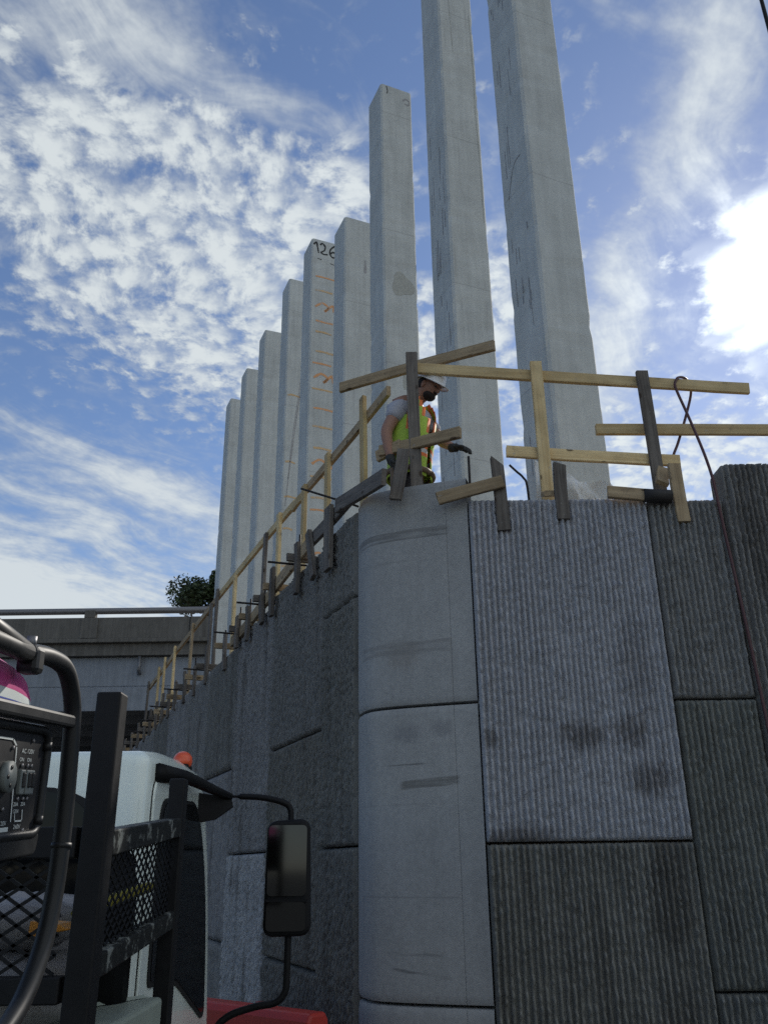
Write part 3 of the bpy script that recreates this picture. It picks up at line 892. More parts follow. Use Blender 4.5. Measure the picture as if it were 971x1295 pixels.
RZ = [(-0.06, 5.322), (3.2, 5.345), (6.55, 5.345), (9.2, 5.290), (12.4, 5.19)]
def rail_z(s): return float(np.interp(s, [a for a, b in RZ], [b for a, b in RZ]))
for (s0, s1, mt, z_) in ((-0.16, 1.98, midt, 0.0), (2.06, 2.45, pine, -0.03), (2.40, 5.9, pine, 0.0), (5.8, 9.4, midt, 0.0), (9.2, 12.6, midt, 0.0)):
    board('top_rail', lpt(s0, 0.205, rail_z(s0) + z_), lpt(s1, 0.205, rail_z(s1) + z_), mt, gl, n=LN)
for (s, zt_, mt) in ((0.31, 5.50, pine), (1.22, 5.38, pine), (1.93, 5.35, pine), (2.84, 5.39, pine), (3.38, 5.35, old), (4.86, 5.29, pine), (5.93, 5.42, old), (6.33, 5.32, old), (7.7, 5.37, midt), (9.27, 5.36, pine), (10.29, 5.38, pine), (10.96, 5.34, pine), (12.2, 5.3, old)):
    board('post', lpt(s, 0.165, zt_), lpt(s + random.uniform(-0.02, 0.02), 0.165, 3.98), mt, gl, n=LN)
for (s0, s1, z0, z1) in ((9.0, 11.2, 4.52, 4.50),):
    board('middle_rail', lpt(s0, 0.205, z0), lpt(s1, 0.205, z1), pine, gl, n=LN)

wl = thing('timber_waler', tuple(lpt(0.6, -0.06, 4.3)), 'dark timber waler lapped along the top edge of the left wall', 'timber beam')
for (s0, z0, s1, z1, off) in ((-0.72, 4.262, 0.24, 4.420, -0.085), (0.06, 4.42, 1.02, 4.40, -0.045), (1.0, 4.40, 2.15, 4.31, -0.045), (2.2, 4.29, 3.0, 4.22, -0.04), (3.0, 4.20, 3.9, 4.17, -0.045)):
    board('plank', lpt(s0, off, z0), lpt(s1, off, z1), old if s0 < 0.5 else midt, wl, n=LN, w=0.12)

nth = ['nearest', 'second', 'third', 'fourth', 'fifth', 'sixth', 'seventh', 'eighth', 'ninth', 'tenth', 'eleventh', 'twelfth', 'thirteenth', 'fourteenth', 'fifteenth', 'sixteenth', 'seventeenth', 'eighteenth', 'nineteenth', 'twentieth']
sl = [(0.44, 4.49, 3.946, 0, 0.14), (0.90, 4.46, 3.998, 0.08, 0.089), (1.30, 4.47, 3.993, 0, 0.089), (2.10, 4.49, 4.000, 0, 0.089), (2.47, 4.33, 4.015, 0.03, 0.089), (3.06, 4.36, 3.982, 0, 0.089),
      (3.51, 4.37, 4.007, 0, 0.089), (4.25, 4.36, 3.910, 0.02, 0.089), (5.32, 4.45, 3.95, 0, 0.089), (6.08, 4.34, 3.934, 0, 0.089), (6.85, 4.42, 3.96, 0.03, 0.089), (7.57, 4.40, 3.98, 0, 0.089),
      (8.16, 4.39, 3.95, 0, 0.089), (8.77, 4.44, 3.96, -0.02, 0.089), (9.32, 4.40, 3.93, 0, 0.089), (10.0, 4.38, 3.93, 0, 0.089), (10.62, 4.36, 3.9, 0.02, 0.089), (11.5, 4.36, 3.9, 0, 0.089), (12.4, 4.3, 3.85, 0, 0.089), (13.4, 4.3, 3.85, 0, 0.089)]
for i, (s, za, zb, lean, w_) in enumerate(sl):
    lab = 'dark timber stake hanging over the left wall top, %s from the smooth corner' % (nth[i] if i else 'wide and nearest')
    offo = -0.085 if s < 3.9 else -0.045
    parts = [('stake', lpt(s + lean, offo, za), lpt(s - lean, offo, zb), old, dict(n=LN, w=w_))]
    zc = float(np.interp(s, [a for a, b in tops], [b for a, b in tops]))
    if i > 1:
        parts.append(('cross_block', lpt(s + 0.07, -0.16, zc + 0.11), lpt(s + 0.07, 0.24, zc + 0.11), midt if i % 2 else old, dict(n=LD, w=0.07)))
        k0 = lpt(s + 0.14, -0.02, zc - 0.05)
        parts.append(('tie_rod', tuple(k0), tuple(k0 + Z1 * random.uniform(0.28, 0.45)), 0.010, M['steel']))
        if i % 2 == 0: parts.append(('tie_rod', tuple(lpt(s + 0.20, -0.30, zc + 0.09)), tuple(lpt(s + 0.12, 0.05, zc + 0.07)), 0.011, M['steel']))
    bracket(lab, parts)

# loose rebar
rb = thing('rebar_rod', (-0.5, 6.4, 4.4), 'thin steel rod jutting out from the left wall top near the corner', 'rebar')
tube('rod', [(-0.682, 6.486, 4.656), (-0.331, 6.299, 4.456), (-0.2, 6.23, 4.38)], 0.009, M['steel'], rb)
rb = thing('rebar_rod', (1.03, 5.75, 4.2), 'bent steel bar rising beside the pointed stake on the right wall', 'rebar')
tube('rod', [(0.935, 5.76, 4.50), (0.985, 5.76, 4.445), (1.030, 5.76, 4.395), (1.055, 5.76, 4.31), (1.062, 5.76, 3.9)], 0.009, M['steel'], rb, 8, 4)

# ------------------------------------------------------------------ hose and plastic sheet
M['hose'] = plain('maroon_rubber_hose', (0.085, 0.030, 0.032), 0.5, vary=0.15)
hz = thing('air_hose', (2.33, 5.55, 4.0), 'maroon hose looped over the top rail and hanging down the right wall joint', 'hose')
tube('hose_line', [(2.196, 5.885, 4.42), (2.20, 5.885, 4.593), (2.257, 5.885, 4.726), (2.341, 5.885, 4.931), (2.416, 5.885, 5.141), (2.420, 5.875, 5.235), (2.375, 5.835, 5.268), (2.300, 5.785, 5.245), (2.262, 5.770, 5.178), (2.270, 5.765, 5.100), (2.315, 5.755, 4.90), (2.345, 5.66, 4.55), (2.345, 5.58, 4.30), (2.335, 5.535, 4.12), (2.349, 5.535, 3.815), (2.375, 5.535, 3.309), (2.396, 5.545, 2.886), (2.41, 5.545, 2.4), (2.43, 5.545, 1.4), (2.44, 5.52, 0.05)], 0.0105, M['hose'], hz, 8, 5)

pm, PN, pb = material('clear_plastic_sheet')
pb.inputs['Base Color'].default_value = (0.75, 0.77, 0.78, 1)
pb.inputs['Roughness'].default_value = 0.25
pb.inputs['Alpha'].default_value = 0.72
ps = thing('plastic_sheet', (1.65, 6.75, 3.55), 'crumpled clear plastic sheet bunched at the foot of the rightmost pile', 'plastic sheet')
vs, fs = [], []
NX, NZ = 46, 34
for j in range(NZ + 1):
    for i in range(NX + 1):
        fx, fz = i / NX, j / NZ
        x = 1.30 + 0.72 * fx
        zt_ = 4.97 - 0.20 * fx + 0.05 * math.sin(fx * 9)
        zz = 3.56 + (zt_ - 3.56) * fz
        nz_ = noise.fractal(V((x * 5, zz * 4 + x * 3, 1.7)), 0.8, 2.0, 4)
        crease = abs(noise.noise(V((x * 3 + zz * 5, zz * 3 - x * 4, 4.0)))) * 0.16
        y = 6.62 + fx * 0.22 + 0.07 * nz_ + crease + 0.12 * (1 - fz)
        vs.append((x, y, zz + 0.02 * nz_))
for j in range(NZ):
    for i in range(NX): fs.append((j * (NX + 1) + i, j * (NX + 1) + i + 1, (j + 1) * (NX + 1) + i + 1, (j + 1) * (NX + 1) + i))
make('sheet', vs, fs, pm, ps, smooth=True)

# ------------------------------------------------------------------ distant mast
ms = thing('light_mast', (7.6, 11.75, 3.5), 'thin dark mast just entering the top right corner of the sky', 'mast')
tube('mast_pole', [(7.6, 11.75, 3.5), (7.45, 11.55, 9.0), (7.16, 11.17, 16.6), (7.05, 11.02, 19.5)], [0.07, 0.06, 0.035, 0.03], M['black'], ms, 10)

# ------------------------------------------------------------------ worker behind the corner
M['skin'] = plain('skin', (0.36, 0.19, 0.13), 0.55, vary=0.06)
M['beard'] = plain('dark_beard', (0.025, 0.017, 0.013), 0.8, vary=0.3, scale=60)
M['tshirt'] = plain('grey_tshirt', (0.42, 0.42, 0.46), 0.85, vary=0.08, bump=0.2)
M['lime'] = plain('lime_vest_fabric', (0.42, 0.60, 0.07), 0.7, vary=0.06)
M['vest_orange'] = plain('orange_vest_trim', (0.85, 0.22, 0.06), 0.7, vary=0.05)
M['vest_grey'] = plain('reflective_tape', (0.55, 0.57, 0.56), 0.4, vary=0.05)
M['trousers'] = plain('dark_work_trousers', (0.045, 0.042, 0.045), 0.85, vary=0.15, bump=0.3)
M['glove'] = plain('dark_work_glove', (0.035, 0.035, 0.032), 0.75, vary=0.3, scale=50)
M['hat'] = plain('white_hard_hat', (0.88, 0.88, 0.87), 0.35, vary=0.03, coat=0.3)
M['boot'] = plain('brown_boot', (0.06, 0.04, 0.025), 0.7)
M['belt'] = plain('tool_belt', (0.16, 0.11, 0.07), 0.7, vary=0.2)

HC = V((0.20, 6.05, 0))
HF = V((0.87, -0.50, 0)).normalized()
HL = V((-HF.y, HF.x, 0))
def hb(a, b, c): return HC + HF * a + HL * b + Z1 * c

man = thing('person', (0.20, 6.05, 3.53), 'worker in white hard hat and lime vest looking down behind the smooth corner', 'person')


def skin_mesh(name, pts, edges, radii, mat, root=0, subs=2, parent=man):
    me = bpy.data.meshes.new(name)
    off = base_of(parent)
    me.from_pydata([tuple(q_ - off) for q_ in pts], edges, [])
    o = bpy.data.objects.new(name, me)
    COL.objects.link(o)
    sk = o.modifiers.new('skin', 'SKIN')
    sk.use_smooth_shade = True
    sk.branch_smoothing = 0.4
    for i, rr in enumerate(radii):
        sv_ = me.skin_vertices[0].data[i]
        sv_.radius = rr if isinstance(rr, tuple) else (rr, rr)
        sv_.use_root = (i == root)
    o.modifiers.new('subsurf', 'SUBSURF').levels = subs
    o.modifiers['subsurf'].render_levels = subs
    dg = bpy.context.evaluated_depsgraph_get()
    ev = bpy.data.meshes.new_from_object(o.evaluated_get(dg))
    o.modifiers.clear()
    o.data = ev
    ev.name = name
    ev.materials.clear(); ev.materials.append(mat)
    ev.polygons.foreach_set('use_smooth', [True] * len(ev.polygons))
    o.parent = parent
    return o


def add_blob(o, c, rx, ry, rz, fwd, seg=12):
    """merge a small ellipsoid into an object's own mesh"""
    bm = bmesh.new(); bm.from_mesh(o.data)
    r_ = bmesh.ops.create_uvsphere(bm, u_segments=seg, v_segments=8, radius=1)
    f_ = V(fwd).normalized(); l_ = Z1.cross(f_).normalized(); u_ = f_.cross(l_)
    cc = V(c) - base_of(o.parent)
    for v_ in r_['verts']:
        k = v_.co.copy()
        v_.co = cc + f_ * k.x * rx + l_ * k.y * ry + u_ * k.z * rz
    for f2 in bm.faces: f2.smooth = True
    bm.to_mesh(o.data); bm.free()


bp = [hb(0, 0, 4.53), hb(0.01, 0, 4.72), hb(0.05, 0, 4.98), hb(0.075, 0, 5.12), hb(0.10, 0, 5.20), hb(0.145, 0, 5.235), hb(0.190, 0, 5.275), hb(0.200, 0, 5.345),
      hb(0.06, 0.17, 5.09), hb(0.22, 0.17, 4.86), hb(0.345, 0.095, 4.75), hb(0.04, -0.18, 5.09), hb(-0.055, -0.265, 4.84), hb(-0.02, -0.25, 4.60),
      hb(0, 0.10, 4.42), hb(0.04, 0.11, 4.02), hb(0.0, 0.11, 3.63), hb(0.12, 0.12, 3.57), hb(0, -0.10, 4.42), hb(0.04, -0.11, 4.02), hb(0.0, -0.11, 3.63), hb(0.12, -0.12, 3.57)]
be = [(0, 1), (1, 2), (2, 3), (3, 4), (4, 5), (5, 6), (6, 7), (3, 8), (8, 9), (9, 10), (3, 11), (11, 12), (12, 13), (0, 14), (14, 15), (15, 16), (16, 17), (0, 18), (18, 19), (19, 20), (20, 21)]
brd = [0.13, 0.125, 0.135, 0.10, 0.055, 0.062, 0.088, 0.085, 0.065, 0.047, 0.032, 0.065, 0.050, 0.034, 0.085, 0.060, 0.045, 0.035, 0.085, 0.060, 0.045, 0.035]
body = skin_mesh('body', bp, be, brd, M['skin'])
HD = (HF * 0.86 - Z1 * 0.50).normalized()           # where the face looks: down to the work
hc = hb(0.195, 0, 5.290)
HU = HD.cross(HL) * -1 if HD.cross(HL).z < 0 else HD.cross(HL)
add_blob(body, hc, 0.098, 0.076, 0.112, HD)
add_blob(body, hc + HD * 0.098 - HU * 0.012, 0.022, 0.014, 0.022, HD, 8)       # nose
add_blob(body, hc + HD * 0.080 + HU * 0.028, 0.020, 0.052, 0.014, HD, 8)       # brow
for sgn in (-1, 1):
    add_blob(body, hc + HL * (0.078 * sgn) - HU * 0.005 - HD * 0.005, 0.018, 0.009, 0.032, HD, 8)   # ears
    eye = make('eye', [], [], M['glove'], man)
    add_blob(eye, hc + HD * 0.086 + HL * (0.032 * sgn) + HU * 0.008, 0.009, 0.013, 0.008, HD, 8)
bd = make('beard', [], [], M['beard'], man)
add_blob(bd, hc + HD * 0.040 - HU * 0.066, 0.052, 0.062, 0.045, HD, 14)
add_blob(bd, hc + HD * 0.085 - HU * 0.036, 0.020, 0.030, 0.009, HD, 8)
hr = make('hair', [], [], M['beard'], man)
add_blob(hr, hc - HD * 0.022 + HU * 0.004, 0.086, 0.081, 0.085, HD, 14)

sp = [bp[0] + Z1 * 0.02, bp[1], bp[2], bp[3] + Z1 * 0.01, hb(0.095, 0, 5.185), bp[8] + Z1 * 0.005, bp[8].lerp(bp[9], 0.62), bp[11] + Z1 * 0.005, bp[11].lerp(bp[12], 0.62)]
skin_mesh('tshirt', sp, [(0, 1), (1, 2), (2, 3), (3, 4), (3, 5), (5, 6), (3, 7), (7, 8)], [0.142, 0.137, 0.147, 0.112, 0.07, 0.080, 0.080, 0.080, 0.082], M['tshirt'])
tp = [hb(0, 0, 4.60), hb(0, 0, 4.50), hb(0, 0.10, 4.40), hb(0.04, 0.11, 4.02), hb(0, 0.11, 3.64), hb(0, -0.10, 4.40), hb(0.04, -0.11, 4.02), hb(0, -0.11, 3.64)]
skin_mesh('trousers', tp, [(0, 1), (1, 2), (2, 3), (3, 4), (1, 5), (5, 6), (6, 7)], [0.143, 0.148, 0.10, 0.075, 0.066, 0.10, 0.075, 0.066], M['trousers'])
for sgn in (-1, 1):
    bt = make('boot', [], [], M['boot'], man)
    add_blob(bt, hb(0.06, 0.115 * sgn, 3.575), 0.145, 0.052, 0.045, HF, 12)
    add_blob(bt, hb(0.0, 0.11 * sgn, 3.65), 0.06, 0.055, 0.075, HF, 12)

# vest: a shell over the shirt with an open neck, orange edges and a taped band
levels = [(4.50, 0.168, 0.205, 0.0), (4.58, 0.166, 0.203, 0.005), (4.655, 0.165, 0.202, 0.01), (4.685, 0.166, 0.203, 0.012), (4.72, 0.167, 0.205, 0.015), (4.75, 0.168, 0.206, 0.018), (4.86, 0.172, 0.208, 0.03),
          (4.98, 0.174, 0.208, 0.048), (5.06, 0.168, 0.20, 0.06), (5.12, 0.150, 0.180, 0.072), (5.165, 0.125, 0.150, 0.082), (5.195, 0.100, 0.115, 0.092)]
NS = 40
vs, fs, mi = [], [], []
rng = random.Random(3)
for c_, ra, rb_, sh in levels:
    for k in range(NS):
        a = 2 * math.pi * k / NS
        f = 1 + 0.018 * math.sin(5 * a + c_ * 14) + rng.uniform(-0.006, 0.006)
        vs.append(hb(sh + ra * f * math.cos(a), rb_ * f * math.sin(a), c_))
for j in range(len(levels) - 1):
    cm = (levels[j][0] + levels[j + 1][0]) / 2
    for k in range(NS):
        a = (k + 0.5) / NS * 360
        a = a - 360 if a > 180 else a
        if abs(a) < 6 + max(0, cm - 4.90) * 160: continue                          # open front
        if 72 < abs(a) < 112 and 4.95 < cm < 5.11: continue                      # arm holes
        m_ = 0
        if 4.655 <= cm <= 4.75: m_ = 1 if not 4.685 <= cm <= 4.72 else 2
        edge = 6 + max(0, cm - 4.90) * 160
        if abs(a) < edge + 12 and cm > 4.90: m_ = 1
        if 60 < abs(a) < 72 or 112 < abs(a) < 124:
            if cm > 4.9: m_ = 1
        fs.append((j * NS + k, j * NS + (k + 1) % NS, (j + 1) * NS + (k + 1) % NS, (j + 1) * NS + k)); mi.append(m_)
vest = make('safety_vest', vs, fs, M['lime'], man, smooth=True)
vest.data.materials.append(M['vest_orange']); vest.data.materials.append(M['vest_grey'])
vest.data.polygons.foreach_set('material_index', mi)
so = vest.modifiers.new('thick', 'SOLIDIFY'); so.thickness = 0.006
bl = [hb(0.178 * math.cos(a), 0.213 * math.sin(a), 4.545 + 0.01 * math.sin(a)) for a in [2 * math.pi * k / 24 for k in range(25)]]
tube('tool_belt', bl, 0.022, M['belt'], man, 8)
box_c = hb(0.02, -0.235, 4.44)
box('belt_pouch', box_c.x - 0.05, box_c.x + 0.05, box_c.y - 0.035, box_c.y + 0.035, 4.33, 4.53, M['belt'], man, 0.015)


def glove(wrist, tip, palm_n, curl):
    """gloved hand: palm, four bent fingers and a thumb from the side of the palm"""
    wrist, tip = V(wrist), V(tip)
    d_ = (tip - wrist).normalized()
    pn = (V(palm_n) - d_ * V(palm_n).dot(d_)).normalized()
    sd = d_.cross(pn)
    g_ = make('glove', [], [], M['glove'], man)
    add_blob(g_, wrist + d_ * 0.055, 0.058, 0.045, 0.020, d_, 10)
    vs2, fs2 = [], []
    for k, (off, ln) in enumerate(((-0.033, 0.062), (-0.011, 0.075), (0.011, 0.080), (0.033, 0.072))):
        a0 = wrist + d_ * 0.095 + sd * off
        a1 = a0 + (d_ + pn * curl * 0.3).normalized() * ln * 0.45
        a2 = a1 + (d_ + pn * curl).normalized() * ln * 0.33
        a3 = a2 + (d_ * 0.5 + pn * curl * 1.4).normalized() * ln * 0.30
        v2, f2 = tube_data(spline([a0, a1, a2, a3], 3), 0.0105, 7)
        fs2 += [tuple(i + len(vs2) for i in f_) for f_ in f2]; vs2 += v2
    a0 = wrist + d_ * 0.03 + sd * 0.035
    v2, f2 = tube_data(spline([a0, a0 + sd * 0.025 + d_ * 0.025, a0 + sd * 0.030 + d_ * 0.055 + pn * 0.015], 3), 0.012, 7)
    fs2 += [tuple(i + len(vs2) for i in f_) for f_ in f2]; vs2 += v2
    v2, f2 = tube_data([wrist - d_ * 0.03, wrist + d_ * 0.03], [0.036, 0.034], 10)
    fs2 += [tuple(i + len(vs2) for i in f_) for f_ in f2]; vs2 += v2
    bm = bmesh.new(); bm.from_mesh(g_.data)
    off = base_of(man)
    bv = [bm.verts.new(v_ - off) for v_ in vs2]
    for f_ in fs2: bm.faces.new([bv[i] for i in f_]).smooth = True
    bm.to_mesh(g_.data); bm.free()


glove(bp[10], bp[10] + HF * 0.1 - HL * 0.02 - Z1 * 0.03, (0, 0, -1), 0.9)
glove(bp[13], bp[13] + HF * 0.03 - Z1 * 0.1, (HF * 1.0 + HL * 0.5), 0.8)

# white hard hat with a brim, tilted with the head
hat = []
hz0 = hc + HU * 0.036 - HD * 0.002
prof = [(0.128, -0.004), (0.132, 0.0), (0.118, 0.006), (0.113, 0.012), (0.112, 0.035), (0.106, 0.062), (0.090, 0.090), (0.062, 0.108), (0.03, 0.116), (0.0, 0.118)]
vs, fs = [], []
for (r_, h_) in prof:
    for k in range(32):
        a = 2 * math.pi * k / 32
        ext = 1.0 + (0.32 * max(0, math.cos(a)) ** 2 if h_ <= 0.001 else 0.0)
        vs.append(hz0 + HD * (r_ * 1.08 * ext * math.cos(a)) + HL * (r_ * 0.93 * math.sin(a)) + HU * (h_ - (0.012 * max(0, math.cos(a)) if h_ <= 0.001 else 0)))
for j in range(len(prof) - 1):
    for k in range(32): fs.append((j * 32 + k, j * 32 + (k + 1) % 32, (j + 1) * 32 + (k + 1) % 32, (j + 1) * 32 + k))
ht = make('hard_hat', vs, fs, M['hat'], man, smooth=True)
tube('hat_ridge', spline([hz0 + HD * (0.118 * math.cos(a)) + HU * (0.121 * math.sin(a)) for a in [math.pi * (0.12 + 0.76 * k / 8) for k in range(9)]], 2), 0.009, M['hat'], ht, 6)

# ------------------------------------------------------------------ truck
M['paint'] = plain('white_cab_paint', (0.88, 0.95, 0.87), 0.24, vary=0.03, scale=4, coat=0.5)
M['glass'] = plain('dark_cab_glass', (0.006, 0.007, 0.008), 0.08, vary=0.0, spec=0.18)
M['seal'] = plain('black_rubber_seal', (0.010, 0.010, 0.010), 0.7)
M['amber'] = plain('orange_marker_lens', (0.80, 0.11, 0.035), 0.3, vary=0.05, coat=0.4)
M['lid'] = plain('pale_green_steel', (0.34, 0.38, 0.32), 0.5, 0.1, vary=0.12, scale=6, wear=((0.20, 0.19, 0.16), 0.10, 6))
M['tyre'] = plain('tyre_rubber', (0.018, 0.018, 0.018), 0.85, vary=0.2)
mm, MN, mb = material('mirror_glass')
mb.inputs['Base Color'].default_value = (0.055, 0.058, 0.06, 1); mb.inputs['Metallic'].default_value = 1.0; mb.inputs['Roughness'].default_value = 0.06

tk = thing('flatbed_truck', (-1.85, 2.2, 0), 'white cab-over flatbed truck with a black rack in the lower left', 'truck')
CX0, CX1 = -2.78, -0.885
prof = [(3.30, 0.80), (3.30, 2.165), (3.55, 2.19), (3.90, 2.20), (4.22, 2.185), (4.40, 2.10), (4.58, 1.80), (4.70, 1.45), (4.80, 1.10), (4.86, 0.62), (4.4, 0.55), (4.2, 0.80)]
cab = prism('cab', prof, 'x', CX0, CX1, M['paint'], tk, 0.055, 4)
cab.data.polygons.foreach_set('use_smooth', [True] * len(cab.data.polygons))
door_o = rounded([(3.375, 0.9), (3.375, 2.085), (4.20, 2.105), (4.45, 1.84), (4.61, 1.42), (4.69, 1.05), (4.70, 0.9)], [0.03, 0.09, 0.1, 0.2, 0.2, 0.05, 0.03], 5)
prism('door_seal', door_o, 'x', CX1 - 0.02, CX1 + 0.004, M['seal'], tk)
cen = V((4.0, 1.5))
door_i = [tuple(cen + (V(q_) - cen) * 0.996) for q_ in door_o]
door = prism('door', door_i, 'x', CX1 - 0.02, CX1 + 0.012, M['paint'], tk, 0.006, 2)
win_o = rounded([(3.48, 1.36), (3.47, 2.010), (4.10, 2.035), (4.27, 1.91), (4.43, 1.67), (4.52, 1.40), (4.57, 1.135), (4.51, 1.12), (3.90, 1.335)], [0.04, 0.10, 0.09, 0.15, 0.2, 0.1, 0.03, 0.03, 0.1], 5)
prism('window_seal', win_o, 'x', CX1 + 0.002, CX1 + 0.018, M['seal'], door)
cen = V((4.0, 1.7))
prism('window_pane', [tuple(cen + (V(q_) - cen) * 0.955) for q_ in win_o], 'x', CX1 + 0.002, CX1 + 0.021, M['glass'], door)
box('quarter_window_bar', CX1 + 0.0, CX1 + 0.026, 3.66, 3.69, 1.36, 2.01, M['seal'], door)
bevel(box('door_handle', CX1 + 0.010, CX1 + 0.045, 3.42, 3.60, 1.20, 1.24, M['plastic'], door), 0.008)
rw = rounded([(-2.60, 1.40), (-2.60, 2.04), (-0.985, 2.04), (-0.985, 1.40)], [0.1, 0.33, 0.33, 0.1], 8)
prism('rear_window_seal', rw, 'y', 3.286, 3.32, M['seal'], tk)
cen = V((-1.8, 1.72))
prism('rear_window', [tuple(cen + (V(q_) - cen) * 0.96) for q_ in rw], 'y', 3.282, 3.31, M['glass'], tk)
ws = [(4.405, 2.085), (4.575, 1.80), (4.69, 1.45), (4.73, 1.28)]
make('windscreen', [(x, a + 0.012, b + 0.004) for a, b in ws for x in (CX0 + 0.1, CX1 - 0.1)], [(i * 2, i * 2 + 1, i * 2 + 3, i * 2 + 2) for i in range(3)], M['glass'], tk)
for sx in (CX0 + 0.2, CX1 - 0.2):
    box('headlight', sx - 0.14, sx + 0.14, 4.80, 4.875, 0.80, 0.96, M['vest_grey'], tk, 0.02)
box('bumper', CX0 - 0.02, CX1 + 0.02, 4.78, 4.98, 0.40, 0.66, M['plastic'], tk, 0.03)
# marker lamp on the roof
bc = make('roof_lamp', [], [], M['amber'], tk)
add_blob(bc, (-0.935, 4.06, 2.210), 0.045, 0.045, 0.045, (0, 1, 0), 16)
box('lamp_foot', -0.985, -0.90, 4.01, 4.11, 2.165, 2.195, M['plastic'], tk, 0.008)
# mirror bracket and mirror
mirror = prism('mirror_housing', rounded([(-0.562, 1.470), (-0.556, 1.955), (-0.362, 1.965), (-0.350, 1.475)], [0.05, 0.05, 0.05, 0.05], 6), 'y', 4.20, 4.28, M['plastic'], tk, 0.02, 3)
def mirror_glass(name, z0, z1):
    pl_ = rounded([(-0.546, z0), (-0.546, z1), (-0.372, z1), (-0.372, z0)], 0.022, 4)
    pts = [(x, 4.192 + (x + 0.46) * 0.05, z_) for x, z_ in pl_]
    make(name, pts, [tuple(range(len(pts)))], mm, mirror)
mirror_glass('mirror_glass', 1.637, 1.935); mirror_glass('wide_angle_glass', 1.495, 1.612)
box('mirror_divider', -0.55, -0.366, 4.185, 4.20, 1.613, 1.624, M['plastic'], mirror)
vs, fs = tube_data([(-0.872, 3.40, 2.095), (-0.845, 3.75, 2.11), (-0.79, 4.10, 2.085), (-0.735, 4.22, 2.065)], [0.036, 0.028, 0.022, 0.016], 8)
make('mirror_bracket', vs, fs, M['plastic'], tk, smooth=True)
prism('bracket_web', [(-0.85, 4.12), (-0.735, 4.12), (-0.725, 4.10), (-0.735, 4.0), (-0.85, 3.94)], 'x', -0.01, 0.01, M['plastic'], None).name = 'unused_web'
bpy.data.objects.remove(bpy.data.objects['unused_web'])
make('bracket_web', [(-0.875, 4.16, 2.08), (-0.735, 4.21, 2.06), (-0.725, 4.21, 2.02), (-0.80, 4.19, 1.965), (-0.875, 4.16, 1.95)] + [(-0.875, 4.21, 2.08), (-0.735, 4.25, 2.06), (-0.725, 4.25, 2.02), (-0.80, 4.23, 1.965), (-0.875, 4.21, 1.95)],
     [(0, 1, 2, 3, 4), (9, 8, 7, 6, 5), (0, 5, 6, 1), (1, 6, 7, 2), (2, 7, 8, 3), (3, 8, 9, 4), (4, 9, 5, 0)], M['plastic'], tk)
tube('mirror_arm', [(-0.75, 4.22, 2.065), (-0.69, 4.23, 2.066), (-0.591, 4.23, 2.060), (-0.50, 4.23, 2.040), (-0.457, 4.24, 2.01), (-0.452, 4.24, 1.93)], [0.006] * 5 + [0.014] * 21, M['plastic'], tk, 8, 5)
tube('mirror_arm', [(-0.451, 4.24, 1.49), (-0.452, 4.24, 1.33), (-0.458, 4.24, 1.255), (-0.50, 4.24, 1.215), (-0.588, 4.24, 1.200), (-0.70, 4.24, 1.165), (-0.76, 4.24, 1.10), (-0.80, 4.25, 0.95), (-0.90, 4.26, 0.85)], 0.015, M['plastic'], tk, 8, 5)
# bed, box and rack
box('bed', -2.98, -0.70, -2.6, 3.12, 0.93, 1.05, M['black_worn'], tk, 0.01)
box('chassis', -2.25, -1.45, -2.6, 4.2, 0.58, 0.90, M['black'], tk, 0.02)
for (wy, wx) in ((4.15, -2.55), (4.15, -1.10), (-0.9, -2.55), (-0.9, -1.10)):
    wv, wf = [], []
    for (rr_, xx) in ((0.18, -0.11), (0.34, -0.11), (0.385, -0.08), (0.385, 0.08), (0.34, 0.11), (0.18, 0.11)):
        for k in range(28):
            a = 2 * math.pi * k / 28
            wv.append((wx + xx, wy + rr_ * math.cos(a), 0.385 + rr_ * math.sin(a)))
    for j in range(5):
        for k in range(28): wf.append((j * 28 + k, j * 28 + (k + 1) % 28, (j + 1) * 28 + (k + 1) % 28, (j + 1) * 28 + k))
    wh = make('wheel', wv, wf, M['tyre'], tk)
    tube('rim', [(wx - 0.09, wy, 0.385), (wx + 0.09, wy, 0.385)], 0.185, M['vest_grey'], wh, 20)
tb = make('tool_box', [(x, y, z_ if z_ < 1.1 else 1.40 - (1.45 - y) * 0.0787) for x, y, z_ in boxv(-1.70, -0.712, 0.55, 1.60, 1.052, 1.40)], BOXF, M['lid'], tk)
tb2 = box('tool_box', -1.70, -0.712, 2.29, 3.06, 1.052, 1.385, M['lid'], tk, 0.012)
make('lid_crease', [(-0.752, 3.02, 1.388), (-0.772, 3.02, 1.394), (-1.24, 2.24, 1.394), (-1.22, 2.24, 1.388), (-0.762, 3.02, 1.396), (-1.23, 2.24, 1.396)], [(0, 4, 5, 3), (4, 1, 2, 5)], M['lid'], tb2)

ry0, ry1, rx0 = 2.20, 3.14, -0.676
def post(x, y, z1, w_=0.056):
    o_ = box('rack_post', x - w_, x, y, y + w_, 1.052, z1, M['black'], tk, 0.006)
    return o_
post(rx0, ry0, 2.175, 0.064); post(rx0 - 0.026, ry1 - 0.03, 2.045)
post(-2.90, ry0, 2.175); post(-2.90, ry1 - 0.03, 2.045)


def bar(name, a, b, hz_, hy, mat=M['black_worn']):
    """square tube between two points"""
    a, b = V(a), V(b)
    X = (b - a).normalized(); S = X.cross(Z1).normalized() * hy; Uu = S.normalized().cross(X) * hz_
    vs_ = []
    for e in (a, b): vs_ += [e - S - Uu, e + S - Uu, e + S + Uu, e - S + Uu]
    return bevel(make(name, vs_, [(3, 2, 1, 0), (4, 5, 6, 7), (0, 1, 5, 4), (1, 2, 6, 5), (2, 3, 7, 6), (3, 0, 4, 7)], mat, tk), 0.004)


